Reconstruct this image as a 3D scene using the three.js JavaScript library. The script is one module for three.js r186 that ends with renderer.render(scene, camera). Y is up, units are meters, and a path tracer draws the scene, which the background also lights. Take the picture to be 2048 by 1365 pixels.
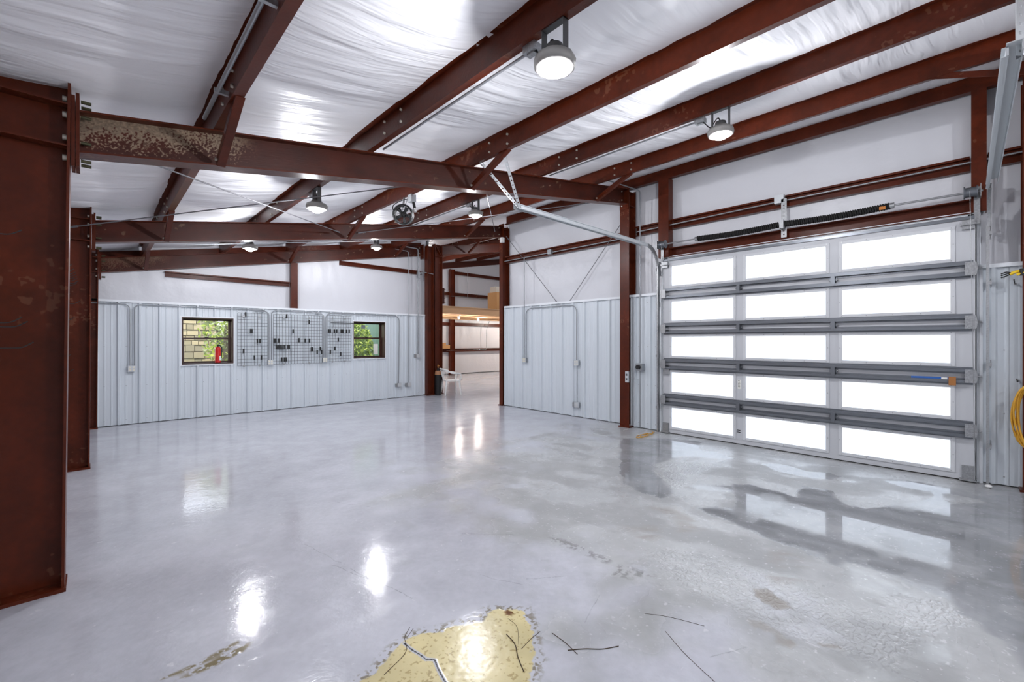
import * as THREE from 'three';
import { mergeGeometries } from 'three/addons/utils/BufferGeometryUtils.js';
import { RectAreaLightUniformsLib } from 'three/addons/lights/RectAreaLightUniformsLib.js';
RectAreaLightUniformsLib.init();

// ---------------------------------------------------------------- camera, sky, sun, exposure
const scene = new THREE.Scene();
const camera = new THREE.PerspectiveCamera(2 * Math.atan(682.5 / 872) * 180 / Math.PI, 2048 / 1365, 0.05, 200);
const YAW = 43.756 * Math.PI / 180;
camera.position.set(0, 1.6, 0);
camera.lookAt(Math.sin(YAW), 1.6, -Math.cos(YAW));
const renderer = new THREE.WebGLRenderer({ antialias: true });
renderer.toneMapping = THREE.LinearToneMapping;
renderer.toneMappingExposure = 0.95;
renderer.shadowMap.enabled = true;
{ // pale hazy daylight: white near the horizon, light blue overhead
  const w = 64, h = 64, d = new Float32Array(w * h * 4);
  for (let j = 0; j < h; j++) {
    const e = Math.max(0, ((j + 0.5) / h - 0.5) * 2), k = Math.pow(e, 0.6);
    for (let i = 0; i < w; i++) d.set([3.5 - 1.5 * k, 3.55 - 1.0 * k, 3.6 - 0.2 * k, 1], (j * w + i) * 4);
  }
  const t = new THREE.DataTexture(d, w, h, THREE.RGBAFormat, THREE.FloatType);
  t.mapping = THREE.EquirectangularReflectionMapping; t.magFilter = t.minFilter = THREE.LinearFilter; t.needsUpdate = true;
  scene.background = t;
}
const sun = new THREE.DirectionalLight(0xfff1dc, 5.5);
sun.position.set(-6, 32, 4); sun.target.position.set(4, 0, -8);
sun.castShadow = true; sun.shadow.mapSize.set(2048, 2048); sun.shadow.radius = 1.5;
Object.assign(sun.shadow.camera, { left: -22, right: 22, top: 22, bottom: -22, near: 1, far: 80 });
scene.add(sun, sun.target);
const LAMP = 8.8;         // candela of each LED high-bay lens

// ---------------------------------------------------------------- seeded noise
let seed = 20240611;
const rnd = () => { seed |= 0; seed = seed + 0x6D2B79F5 | 0; let t = Math.imul(seed ^ seed >>> 15, 1 | seed); t = t + Math.imul(t ^ t >>> 7, 61 | t) ^ t; return ((t ^ t >>> 14) >>> 0) / 4294967296; };
const LAT = new Float32Array(65536); for (let i = 0; i < 65536; i++) LAT[i] = rnd();
function vn(x, y) {
  const xi = Math.floor(x), yi = Math.floor(y); let fx = x - xi, fy = y - yi;
  fx = fx * fx * (3 - 2 * fx); fy = fy * fy * (3 - 2 * fy);
  const a = xi & 255, b = (xi + 1) & 255, c = (yi & 255) << 8, d = ((yi + 1) & 255) << 8;
  const p = LAT[a | c], q = LAT[b | c], r = LAT[a | d], s = LAT[b | d];
  return p + (q - p) * fx + (r - p + (p - q - r + s) * fx) * fy;
}
function fbm(x, y, o = 4) { let v = 0, a = 0.5, n = 0; for (let i = 0; i < o; i++) { v += a * vn(x, y); n += a; a *= 0.5; x = x * 2.03 + 17.3; y = y * 2.03 + 9.1; } return v / n; }
const clamp = (v, a = 0, b = 1) => v < a ? a : v > b ? b : v;
const smooth = (a, b, v) => { v = clamp((v - a) / (b - a)); return v * v * (3 - 2 * v); };
const lerp = (a, b, t) => a + (b - a) * t;

// ---------------------------------------------------------------- textures and materials
function tex(w, h, f, srgb, rx = 1, ry = 1) {
  const d = new Uint8Array(w * h * 4);
  for (let j = 0; j < h; j++) for (let i = 0; i < w; i++) {
    const c = f(i / w, j / h), k = (j * w + i) * 4;
    if (typeof c === 'number') d[k] = d[k + 1] = d[k + 2] = clamp(c) * 255; else { d[k] = clamp(c[0]) * 255; d[k + 1] = clamp(c[1]) * 255; d[k + 2] = clamp(c[2]) * 255; }
    d[k + 3] = 255;
  }
  const t = new THREE.DataTexture(d, w, h); t.wrapS = t.wrapT = THREE.RepeatWrapping; t.magFilter = THREE.LinearFilter; t.minFilter = THREE.LinearMipmapLinearFilter; t.generateMipmaps = true;
  if (srgb) t.colorSpace = THREE.SRGBColorSpace; t.repeat.set(rx, ry); t.needsUpdate = true; return t;
}
const rgb = (r, g, b) => new THREE.Color().setRGB(r / 255, g / 255, b / 255, THREE.SRGBColorSpace);
const M = (o) => new THREE.MeshPhysicalMaterial(o);
const tile = (u, v, s, o) => { // tileable fbm
  const a = fbm(u * s, v * s, o), b = fbm((u - 1) * s, v * s, o), c = fbm(u * s, (v - 1) * s, o), e = fbm((u - 1) * s, (v - 1) * s, o);
  return (a * (1 - u) + b * u) * (1 - v) + (c * (1 - u) + e * u) * v;
};
const steelTex = tex(512, 512, (u, v) => {
  const n = tile(u, v, 9, 5), f = tile(u, v, 60, 2); let k = 0.80 + 0.4 * (n - 0.5) + 0.16 * (f - 0.5);
  const sp = smooth(0.735, 0.78, tile(u + 0.3, v + 0.2, 46, 2)) * smooth(0.5, 0.62, tile(u, v, 5, 3));
  k /= 0.8; return [lerp(0.325 * k, 0.52, sp * 0.4), lerp(0.132 * k, 0.39, sp * 0.4), lerp(0.068 * k, 0.31, sp * 0.4)];
}, true, 0.5, 0.5);
const steelBump = tex(256, 256, (u, v) => tile(u, v, 30, 3), false, 2, 2);
const red = M({ map: steelTex, roughness: 0.34, specularIntensity: 0.42, bumpMap: steelBump, bumpScale: 0.0008 });
const redLight = red;
// dust and dirt caked on the web of the rafters, at their low ends
function dirtyWeb(amount, len) {
  return M({ roughness: 0.45, specularIntensity: 0.6, bumpMap: steelBump, bumpScale: 0.001, map: tex(2048, 96, (u, v) => {
    const x = u * 7.3, y = v, n = fbm(x * 7, y * 2.0 + 3, 5), f = fbm(x * 105, y * 29, 3), g = fbm(x * 3.1 + 5, 2.2, 3);
    const k = 0.82 + 0.35 * (fbm(x * 5, y * 3, 4) - 0.5);
    let dst = amount * (1 - smooth(len * 0.55, len, x + (g - 0.5) * 1.2)) * smooth(-0.12, 0.1, y - 0.32 - 0.30 * x + (n - 0.5) * 0.85 + (f - 0.5) * 1.3);
    const spots = smooth(0.70, 0.75, fbm(x * 16 + 40, y * 5, 3)) * smooth(0.52, 0.62, fbm(x * 1.4 + 9, y + 2, 2));
    dst = clamp(Math.max(dst, spots * 0.65));
    const tone = 0.85 + 0.5 * (f - 0.5);
    return [lerp(0.325 * k, 0.60 * tone, dst), lerp(0.126 * k, 0.515 * tone, dst), lerp(0.066 * k, 0.43 * tone, dst)];
  }, true) });
}
const web1 = dirtyWeb(1, 1.25), web2 = dirtyWeb(0.0, 1), web3 = dirtyWeb(0.5, 1.6);
const vinylBump = tex(512, 512, (u, v) => 0.5 * tile(u, v, 5, 4) + 0.5 * tile(u, v * 0.999, 22, 3), false, 0.6, 0.6);
const vinyl = M({ color: rgb(213, 214, 219), roughness: 0.38, bumpMap: vinylBump, bumpScale: 0.009, side: THREE.DoubleSide });  // same vinyl as the ceiling, toned darker to stand in for wall shade
const foilBump = tex(1024, 1024, (u, v) => { // fine creases running across the purlins
  const f = (a, b) => { const w = 0.05 * fbm(a * 5, b * 4, 2); return 0.55 * fbm(a * 3, (b + w) * 38, 3) + 0.45 * fbm(a * 7 + 4, (b + w) * 120, 2); };
  return (f(u, v) * (1 - u) + f(u - 1, v) * u) * (1 - v) + (f(u, v - 1) * (1 - u) + f(u - 1, v - 1) * u) * v;
}, false, 0.4, 0.4);
const ceilingMat = M({ color: rgb(246, 246, 249), roughness: 0.4, bumpMap: foilBump, bumpScale: 0.014, side: THREE.DoubleSide });
const panelMat = M({ color: rgb(214, 221, 227), roughness: 0.33, bumpMap: tex(256, 256, (u, v) => tile(u, v, 12, 3), false, 1, 1), bumpScale: 0.0015, side: THREE.DoubleSide });
const trimMat = M({ color: rgb(232, 236, 240), roughness: 0.4 });
const galvTex = tex(256, 256, (u, v) => { const n = tile(u, v, 24, 2), k = 0.66 + 0.2 * (n - 0.5); return [k, k * 1.01, k * 1.02]; }, true, 4, 4);
const galv = M({ map: galvTex, metalness: 0.75, roughness: 0.36 });
const galvPale = M({ color: rgb(205, 209, 212), metalness: 0.35, roughness: 0.4 });
const conduitMat = M({ color: rgb(156, 160, 164), metalness: 0.55, roughness: 0.38 });
const rodMat = M({ color: rgb(118, 118, 122), metalness: 0.2, roughness: 0.65 });
const boltMat = M({ color: rgb(190, 184, 172), metalness: 0.5, roughness: 0.5 });
const boltGreen = M({ color: rgb(84, 82, 60), metalness: 0.5, roughness: 0.55 });
const doorMat = M({ color: rgb(198, 200, 204), roughness: 0.45, bumpMap: vinylBump, bumpScale: 0.001 });
const doorTrim = M({ color: rgb(210, 212, 215), roughness: 0.45 });
const strutMat = M({ color: rgb(122, 126, 132), metalness: 0.7, roughness: 0.33 });
const paneMat = M({ color: rgb(252, 253, 255), transmission: 1, thickness: 0, roughness: 0.86, ior: 1.45, side: THREE.DoubleSide });
const glass = M({ color: 0xffffff, transmission: 1, thickness: 0, roughness: 0.02, ior: 1.5 });
const brown = M({ color: rgb(58, 34, 26), roughness: 0.4 });
const black = M({ color: rgb(18, 18, 19), roughness: 0.5 });
const blackRough = M({ color: rgb(26, 24, 24), roughness: 0.85 });
const wireMat = M({ color: rgb(46, 47, 50), roughness: 0.45, metalness: 0.3 });
const lampBody = M({ color: rgb(150, 148, 144), roughness: 0.45, metalness: 0.2 });
const lampDark = M({ color: rgb(92, 92, 92), roughness: 0.5, metalness: 0.3 });
const lampGlow = new THREE.MeshStandardMaterial({ color: 0xffffff, emissive: 0xfbfbff, emissiveIntensity: 6 });
const woodTex = tex(256, 256, (u, v) => { const g = tile(u, v * 0.999, 4, 3), s = 0.5 + 0.5 * Math.sin((v * 20 + g * 1.2) * 6.283); const k = 0.95 + 0.05 * s; return [0.80 * k, 0.65 * k, 0.50 * k]; }, true, 1, 1);
const wood = M({ map: woodTex, roughness: 0.7 });
const woodPale = M({ map: woodTex, color: rgb(255, 250, 245), roughness: 0.7 });
const cardboard = M({ color: rgb(176, 134, 88), roughness: 0.85 });
const plasticWhite = M({ color: rgb(232, 232, 230), roughness: 0.4, side: THREE.DoubleSide });
const yellowCord = M({ color: rgb(214, 158, 44), roughness: 0.5 });
const redPaint = M({ color: rgb(205, 22, 20), roughness: 0.3, clearcoat: 0.6 });
const ivory = M({ color: rgb(228, 224, 208), roughness: 0.5 });
const paper = M({ color: rgb(236, 236, 230), roughness: 0.8 });

// ---------------------------------------------------------------- geometry helpers
const V = (x, y, z) => new THREE.Vector3(x, y, z);
function muv(g) { // uv in metres, projected on the dominant side of each face
  g = g.index ? g.toNonIndexed() : g; const p = g.attributes.position, n = p.count, uv = new Float32Array(n * 2);
  const a = V(0, 0, 0), b = V(0, 0, 0), c = V(0, 0, 0);
  for (let i = 0; i < n; i += 3) {
    a.fromBufferAttribute(p, i); b.fromBufferAttribute(p, i + 1).sub(a); c.fromBufferAttribute(p, i + 2).sub(a); b.cross(c);
    const ax = Math.abs(b.x), ay = Math.abs(b.y), az = Math.abs(b.z);
    for (let k = i; k < i + 3; k++) {
      const x = p.getX(k), y = p.getY(k), z = p.getZ(k);
      if (ax >= ay && ax >= az) { uv[k * 2] = z; uv[k * 2 + 1] = y; } else if (ay >= az) { uv[k * 2] = x; uv[k * 2 + 1] = z; } else { uv[k * 2] = x; uv[k * 2 + 1] = y; }
    }
  }
  g.setAttribute('uv', new THREE.BufferAttribute(uv, 2)); return g;
}
function flat(g) { g = g.index ? g.toNonIndexed() : g; g.computeVertexNormals(); return g; }
function bx(x0, x1, y0, y1, z0, z1, map) {
  const g = new THREE.BoxGeometry(Math.abs(x1 - x0), Math.abs(y1 - y0), Math.abs(z1 - z0)); g.translate((x0 + x1) / 2, (y0 + y1) / 2, (z0 + z1) / 2);
  return warp(g, map);
}
function warp(g, map) {
  g = g.index ? g.toNonIndexed() : g;
  if (map) { const p = g.attributes.position; for (let i = 0; i < p.count; i++) { const q = map(p.getX(i), p.getY(i), p.getZ(i)); p.setXYZ(i, q[0], q[1], q[2]); } g.computeVertexNormals(); }
  return muv(g);
}
function cyl(a, b, r, n = 8, r2 = r) {
  const d = b.clone().sub(a), L = d.length(), g = new THREE.CylinderGeometry(r2, r, L, n, 1); g.translate(0, L / 2, 0);
  g.applyQuaternion(new THREE.Quaternion().setFromUnitVectors(V(0, 1, 0), d.normalize())); g.translate(a.x, a.y, a.z); return g.toNonIndexed();
}
function bar(a, b, w, h, up = V(0, 1, 0)) { // rectangular bar from a to b
  const d = b.clone().sub(a), L = d.length(), g = new THREE.BoxGeometry(w, h, L); const m = new THREE.Matrix4().lookAt(a, b, up); g.applyMatrix4(m);
  g.translate((a.x + b.x) / 2, (a.y + b.y) / 2, (a.z + b.z) / 2); return muv(g);
}
function angleBar(a, b, w, t, up = V(0, 1, 0)) { // L-shaped steel angle
  const d = b.clone().sub(a), L = d.length(), m = new THREE.Matrix4().lookAt(a, b, up), gs = [];
  for (const [ww, hh, ox, oy] of [[w, t, 0, -w / 2], [t, w, -w / 2, 0]]) { const g = new THREE.BoxGeometry(ww, hh, L); g.translate(ox, oy, 0); g.applyMatrix4(m); g.translate((a.x + b.x) / 2, (a.y + b.y) / 2, (a.z + b.z) / 2); gs.push(muv(g)); }
  return gs;
}
function tube(pts, r, seg = 24, rs = 6, corner = 0) { // smooth, or straight with rounded corners
  let c;
  if (corner) {
    c = new THREE.CurvePath(); let prev = pts[0];
    for (let i = 1; i < pts.length - 1; i++) {
      const p = pts[i], a = prev.clone().sub(pts[i]), e = pts[i + 1].clone().sub(p), k = Math.min(corner, a.length() * 0.45, e.length() * 0.45);
      const A = p.clone().add(a.normalize().multiplyScalar(k)), B = p.clone().add(e.normalize().multiplyScalar(k));
      c.add(new THREE.LineCurve3(prev, A)); c.add(new THREE.QuadraticBezierCurve3(A, p, B)); prev = B;
    }
    c.add(new THREE.LineCurve3(prev, pts[pts.length - 1])); seg = Math.max(seg, (pts.length - 1) * 30);
  } else c = pts.length === 2 ? new THREE.LineCurve3(pts[0], pts[1]) : new THREE.CatmullRomCurve3(pts);
  if (pts.length === 2) seg = 1;
  return new THREE.TubeGeometry(c, seg, r, rs, false).toNonIndexed();
}
function lathe(prof, n = 24) { return new THREE.LatheGeometry(prof.map(([r, y]) => new THREE.Vector2(r, y)), n).toNonIndexed(); }
function ring(r0, r1, y0, y1, n = 24) { return lathe([[r0, y0], [r1, y0], [r1, y1], [r0, y1], [r0, y0]], n); }
const at = (g, x, y, z, rx = 0, ry = 0, rz = 0) => { g = g.clone(); g.applyMatrix4(new THREE.Matrix4().compose(V(x, y, z), new THREE.Quaternion().setFromEuler(new THREE.Euler(rx, ry, rz)), V(1, 1, 1))); return g; };
function extr(pts, depth, holes = [], bevel = 0) { // shape in xy, extruded along +z
  const s = new THREE.Shape(pts.map(([x, y]) => new THREE.Vector2(x, y)));
  for (const h of holes) s.holes.push(new THREE.Path(h.map(([x, y]) => new THREE.Vector2(x, y))));
  const g = new THREE.ExtrudeGeometry(s, { depth, bevelEnabled: bevel > 0, bevelSize: bevel, bevelThickness: bevel, bevelSegments: 1 }); return muv(g);
}

// ---------------------------------------------------------------- object helpers
const used = {}, tops = [];
const numbered = (n) => { used[n] = (used[n] ?? -1) + 1; return used[n] ? n + '_' + String(used[n]).padStart(3, '0') : n; };
function mk(name, geos, mat, parent) {
  const list = (Array.isArray(geos) ? geos.flat() : [geos]).map((g) => { g = g.index ? g.toNonIndexed() : g; for (const k of Object.keys(g.attributes)) if (!['position', 'normal', 'uv'].includes(k)) g.deleteAttribute(k); return g; });
  const m = new THREE.Mesh(list.length > 1 ? mergeGeometries(list) : list[0], mat); m.name = name; m.castShadow = m.receiveShadow = true; parent.add(m); return m;
}
function thing(name, label, category, group) {
  const o = new THREE.Group(); o.name = numbered(name); o.userData = { label, category }; if (group) o.userData.group = group; scene.add(o); tops.push(o); return o;
}
function solo(name, geos, mat, label, category, group) {
  const m = mk(numbered(name), geos, mat, scene); m.userData = { label, category }; if (group) m.userData.group = group; tops.push(m); return m;
}
function struct(name, label, category) { const o = new THREE.Group(); o.name = numbered(name); o.userData = { label, category, kind: 'structure' }; scene.add(o); tops.push(o); return o; }
function put(name, geo, mat, parent, x, y, z, rx = 0, ry = 0, rz = 0) { const m = new THREE.Mesh(geo, mat); m.name = name; m.position.set(x, y, z); m.rotation.set(rx, ry, rz); m.castShadow = m.receiveShadow = true; parent.add(m); return m; }
const boltGeo = new THREE.CylinderGeometry(0.013, 0.013, 0.02, 6); boltGeo.rotateX(Math.PI / 2);   // axis z
const boltGeoX = boltGeo.clone().rotateY(Math.PI / 2);
const longBolt = new THREE.CylinderGeometry(0.011, 0.011, 0.05, 6); longBolt.rotateZ(Math.PI / 2);
const nutGeo = new THREE.CylinderGeometry(0.02, 0.02, 0.02, 6); nutGeo.rotateZ(Math.PI / 2);

// roof: the underside of the insulation is SY + K x, purlins hang 0.2 under it, rafters under them
const K = 0.18, RAF_B = 2.85, RAF_T = 3.13, SY = 3.345;
const roofMap = (x, y, z) => [x, y + K * x, z];
const PX = [0.67, 1.95, 3.28, 4.58, 6.02];
const WX = 7.25, FX = 7.36, BZ = -11.1;

// ================================================================ FLOOR
const POLY = {
  wet: [
    [[6.25, -3.94], [6.82, -3.34], [6.97, -2.89], [6.66, -2.85], [6.40, -2.74], [6.47, -2.52], [6.24, -2.16], [6.05, -2.47], [5.87, -2.78], [5.67, -2.76], [5.28, -2.77], [4.97, -2.65], [4.70, -2.40], [4.53, -2.22], [4.34, -2.14], [4.15, -2.17], [4.18, -2.44], [4.28, -2.68], [5.08, -3.24]],
    [[6.25, -1.87], [6.45, -1.72], [6.33, -1.36], [6.41, -1.18], [6.34, -1.01], [6.13, -1.08], [6.02, -1.29], [6.03, -1.64]],
    [[4.78, -2.12], [4.93, -2.03], [5.12, -1.76], [4.88, -1.68], [4.75, -1.83], [4.69, -2.01]],
    [[4.16, -1.77], [4.33, -1.68], [4.44, -1.54], [4.85, -1.70], [5.20, -1.80], [5.29, -1.65], [5.22, -1.45], [5.20, -1.22], [5.68, -1.29], [5.69, -1.00], [5.51, -0.95], [5.29, -0.83], [5.30, -0.66], [5.57, -0.53], [5.87, -0.38], [6.23, -0.23], [6.40, -0.28], [6.39, -0.46], [6.56, -0.65], [6.79, -0.38], [6.77, -0.12], [6.66, 0.09], [7.03, 0.45], [6.12, 1.23], [3.74, 0.75], [3.27, 0.19], [3.50, 0.15], [3.55, 0.07], [3.65, 0.04], [3.69, -0.02], [3.82, -0.07], [3.84, -0.16], [3.83, -0.27], [3.92, -0.40], [3.92, -0.51], [3.91, -0.61], [3.77, -0.63], [3.84, -0.73], [3.86, -0.88], [3.89, -0.83], [3.90, -1.04], [3.98, -1.24], [4.08, -1.47], [4.08, -1.68]],
  ],
  dry: [[[6.43, -0.19], [6.48, -0.08], [6.46, 0.07], [6.38, 0.16], [6.23, 0.07], [6.09, -0.09], [6.16, -0.15]]],
  damp: [
    [[3.12, -1.52], [3.20, -1.46], [3.20, -1.34], [3.06, -1.31], [3.01, -1.36], [3.04, -1.44]], [[3.21, -0.22], [3.28, -0.16], [3.27, -0.05], [3.10, -0.05], [3.01, -0.14], [3.01, -0.21]],
    [[2.76, -0.42], [2.82, -0.32], [2.81, -0.27], [2.78, -0.17], [2.64, -0.30], [2.72, -0.38]], [[3.86, -0.60], [3.90, -0.51], [3.88, -0.40], [3.76, -0.28], [3.70, -0.21], [3.38, -0.31], [3.41, -0.42], [3.59, -0.54]],
  ],
  ripple: [
    [[3.01, -1.69], [3.27, -1.38], [3.31, -0.96], [3.25, -0.48], [3.40, -0.27], [3.65, -0.32], [3.73, -0.16], [3.61, 0.05], [3.42, -0.07], [3.17, -0.25], [2.84, -0.26], [2.78, -0.52], [2.73, -0.79], [2.81, -1.19]],
    [[5.25, -2.75], [5.54, -2.63], [5.79, -2.32], [5.51, -2.21], [5.07, -2.29], [4.75, -2.17], [4.58, -2.23], [4.80, -2.42], [4.97, -2.65]],
  ],
  bare: [[[0.88, -1.96], [0.91, -2.00], [0.97, -1.99], [1.06, -2.03], [1.18, -2.05], [1.24, -2.06], [1.32, -2.03], [1.40, -1.97], [1.51, -1.95], [1.60, -1.92], [1.69, -1.95], [1.75, -1.92], [1.78, -1.86], [1.82, -1.81], [1.77, -1.70], [1.72, -1.64], [1.63, -1.57], [1.58, -1.49], [1.50, -1.45], [1.44, -1.42], [1.31, -1.37], [0.88, -1.79]]],
  stripe: [[[0.20, -2.64], [0.38, -2.655], [0.55, -2.69], [0.555, -2.67], [0.48, -2.635], [0.30, -2.62]], [[0.27, -2.585], [0.44, -2.62], [0.61, -2.64], [0.60, -2.625], [0.54, -2.58], [0.40, -2.56]]],
  tan: [
    [[2.70, -0.89], [2.73, -0.82], [2.70, -0.73], [2.67, -0.63], [2.62, -0.64], [2.61, -0.71], [2.67, -0.74], [2.66, -0.85]], [[3.06, -0.95], [3.11, -0.90], [3.05, -0.81], [2.99, -0.73], [2.91, -0.80], [2.96, -0.90]],
    [[2.76, -0.57], [2.82, -0.46], [2.80, -0.44], [2.74, -0.55]],
  ],
  stain: [[[3.66, -1.01], [3.72, -0.85], [3.69, -0.73], [3.38, -0.73], [3.25, -0.90], [3.30, -0.97]], [[3.9, -2.1], [4.0, -1.9], [3.7, -1.5], [3.55, -1.6]], [[3.3, -2.0], [3.45, -1.8], [3.2, -1.7]]],
  smudge: [[[2.71, -2.39], [2.76, -2.21], [2.73, -1.95], [2.75, -1.78], [2.67, -1.78], [2.66, -1.97], [2.67, -2.21]], [[2.72, -1.71], [2.75, -1.54], [2.78, -1.47], [2.63, -1.53], [2.58, -1.66]]],
};
const GX0 = -1, GZ0 = -7, GN = 460, GS = 9 / GN;
function field(polys) { // signed distance (positive inside) on a coarse grid, read with bilinear interpolation
  const f = new Float32Array(GN * GN).fill(-9);
  for (const P of polys) {
    let x0 = 99, x1 = -99, z0 = 99, z1 = -99; for (const [x, z] of P) { x0 = Math.min(x0, x); x1 = Math.max(x1, x); z0 = Math.min(z0, z); z1 = Math.max(z1, z); }
    for (let j = 0; j < GN; j++) for (let i = 0; i < GN; i++) {
      const x = GX0 + i * GS, z = GZ0 + j * GS; if (x < x0 - 0.6 || x > x1 + 0.6 || z < z0 - 0.6 || z > z1 + 0.6) continue;
      let ins = false, d = 1e9;
      for (let a = 0, b = P.length - 1; a < P.length; b = a++) {
        const [ax, az] = P[a], [cx, cz] = P[b];
        if ((az > z) !== (cz > z) && x < (cx - ax) * (z - az) / (cz - az) + ax) ins = !ins;
        const ex = cx - ax, ez = cz - az, t = clamp(((x - ax) * ex + (z - az) * ez) / (ex * ex + ez * ez)), qx = x - ax - t * ex, qz = z - az - t * ez; d = Math.min(d, qx * qx + qz * qz);
      }
      d = Math.sqrt(d) * (ins ? 1 : -1); const k = j * GN + i; if (d > f[k]) f[k] = d;
    }
  }
  return (x, z) => {
    const u = (x - GX0) / GS, v = (z - GZ0) / GS, i = Math.floor(u), j = Math.floor(v); if (i < 0 || j < 0 || i >= GN - 1 || j >= GN - 1) return -9;
    const a = u - i, b = v - j, k = j * GN + i; return (f[k] * (1 - a) + f[k + 1] * a) * (1 - b) + (f[k + GN] * (1 - a) + f[k + GN + 1] * a) * b;
  };
}
const SD = Object.fromEntries(Object.entries(POLY).map(([k, v]) => [k, field(v)]));
const CRACK = [[1.19, -2.06], [1.20, -1.96], [1.21, -1.88], [1.24, -1.85], [1.22, -1.79], [1.19, -1.69], [1.16, -1.56]];
const HAIR = [[[1.185, -3.605], [1.294, -3.08]], [[1.216, -3.15], [1.445, -2.385]], [[1.3, -3.0], [1.34, -2.75]], [[2.1, -2.05], [2.3, -1.9]], [[1.9, -2.3], [2.02, -2.02]], [[2.5, -1.3], [2.62, -1.14]], [[2.2, -2.9], [2.5, -2.6]], [[3.4, -1.2], [3.5, -1.05]], [[2.9, -4.2], [3.5, -3.9]], [[4.6, -0.6], [5.0, -0.5]], [[1.7, -4.4], [1.95, -3.9]], [[2.0, -1.5], [2.3, -1.6]], [[2.25, -0.9], [2.45, -0.8]]];
function lineDist(P, x, z) { let d = 9; for (let i = 0; i + 1 < P.length; i++) { const [ax, az] = P[i], ex = P[i + 1][0] - ax, ez = P[i + 1][1] - az, t = clamp(((x - ax) * ex + (z - az) * ez) / (ex * ex + ez * ez)); d = Math.min(d, Math.hypot(x - ax - t * ex, z - az - t * ez)); } return d; }
function floorAt(x, z) { // colour, roughness, relief of the coated slab at one point
  const n1 = fbm(x * 0.9 + 20, z * 0.9 + 40, 4), n2 = fbm(x * 5 + 3, z * 5 + 8, 4), n3 = fbm(x * 34, z * 34, 3), w1 = (fbm(x * 3.2 + 60, z * 3.2 + 11, 3) - 0.5), w2 = (fbm(x * 3.2 + 7, z * 3.2 + 71, 3) - 0.5);
  const st = fbm(x * 1.6 + 4, z * 7 + 2, 4);   // trowel and squeegee streaks
  let k = 1 + 0.10 * (n1 - 0.5) + 0.10 * (n2 - 0.5) + 0.05 * (n3 - 0.5);
  let r = 0.745 * k, g = 0.75 * k, b = 0.78 * k, ro = 0.10 + 0.12 * (n1 - 0.38) + 0.10 * (st - 0.5), bump = 0.5 + 0.16 * (n3 - 0.5) + 0.12 * (n2 - 0.5) + 0.05 * (vn(x * 170, z * 170) - 0.5);
  ro += 0.05 * smooth(0.55, 0.75, st);
  const traffic = smooth(1.9, 3.3, x + w1 * 2.6 + (z + 3) * 0.16) * smooth(-5.6, -3.8, z + w2 * 2.5);   // scuffed strip before the door
  if (traffic > 0) {
    const d = smooth(0.40, 0.60, fbm(x * 3.4 + 9 - z * 1.2, z * 2.0 + x * 0.8, 5));
    k = 1 - traffic * (0.05 + 0.09 * d); r *= k * (1 - 0.015 * traffic); g *= k * (1 - 0.015 * traffic); b *= k * (1 - 0.05 * traffic); ro += traffic * (0.14 + 0.20 * d); bump += traffic * 0.10 * (fbm(x * 18, z * 30, 3) - 0.5);
    const fl = smooth(0.755, 0.785, fbm(x * 46 + 3, z * 46 + 9, 3)) * traffic; r = lerp(r, 0.84, fl * 0.6); g = lerp(g, 0.84, fl * 0.6); b = lerp(b, 0.85, fl * 0.6);
  }
  if (x > -0.9 && z > -6.5 && z < 1.9) {
    const X = x + w1 * 0.16, Z = z + w2 * 0.16, X2 = x + w1 * 0.08 + (n3 - 0.5) * 0.05, Z2 = z + w2 * 0.08 + (n2 - 0.5) * 0.05;
    const rip = smooth(-0.10, 0.06, SD.ripple(X, Z));
    if (rip > 0) { const q = fbm(x * 21 + n2 * 2, z * 40 + n3, 3); bump += rip * 4.5 * (Math.abs(q - 0.5) - 0.06); ro = lerp(ro, 0.12, rip * 0.7); r += rip * 0.03; g += rip * 0.03; b += rip * 0.03; }
    const dmp = smooth(-0.05, 0.05, SD.damp(X, Z)); if (dmp > 0) { ro = lerp(ro, 0.09, dmp); bump = lerp(bump, 0.5, dmp * 0.7); }
    const tn = smooth(-0.014, 0.016, SD.tan(x + w1 * 0.10 + (n3 - 0.5) * 0.05, z + w2 * 0.10)) * (0.5 + 0.4 * smooth(0.35, 0.6, n2)); if (tn > 0) { r = lerp(r, 0.575, tn); g = lerp(g, 0.55, tn); b = lerp(b, 0.52, tn); ro = lerp(ro, 0.34, tn); }
    const sn = smooth(-0.09, 0.06, SD.stain(X + (n2 - 0.5) * 0.25, Z + (n3 - 0.5) * 0.08)) * smooth(0.36, 0.62, fbm(x * 9 - z * 6, z * 4 + 2, 3)); if (sn > 0) { r = lerp(r, 0.60, sn * 0.7); g = lerp(g, 0.58, sn * 0.7); b = lerp(b, 0.56, sn * 0.7); }
    const sm = smooth(-0.03, 0.03, SD.smudge(X2 + (n3 - 0.5) * 0.06, Z2)) * smooth(0.4, 0.6, n3); if (sm > 0) { r = lerp(r, 0.45, sm * 0.6); g = lerp(g, 0.45, sm * 0.6); b = lerp(b, 0.44, sm * 0.6); }
    let wet = smooth(-0.025, 0.045, SD.wet(X2 + (n2 - 0.5) * 0.10, Z2)) * (0.72 + 0.28 * smooth(0.36, 0.52, fbm(x * 3 + 31, z * 5 + 3, 4))) * (1 - smooth(-0.02, 0.03, SD.dry(X2, Z2)));
    const far = smooth(5.4, 6.2, x) * smooth(0.0, 0.5, z + w1); wet = Math.max(wet, far * smooth(0.35, 0.5, n1));
    if (wet > 0) { r = lerp(r, r * 0.84, wet); g = lerp(g, g * 0.845, wet); b = lerp(b, b * 0.86, wet); ro = lerp(ro, 0.03, wet); bump = lerp(bump, 0.5, wet * 0.97); }
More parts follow.
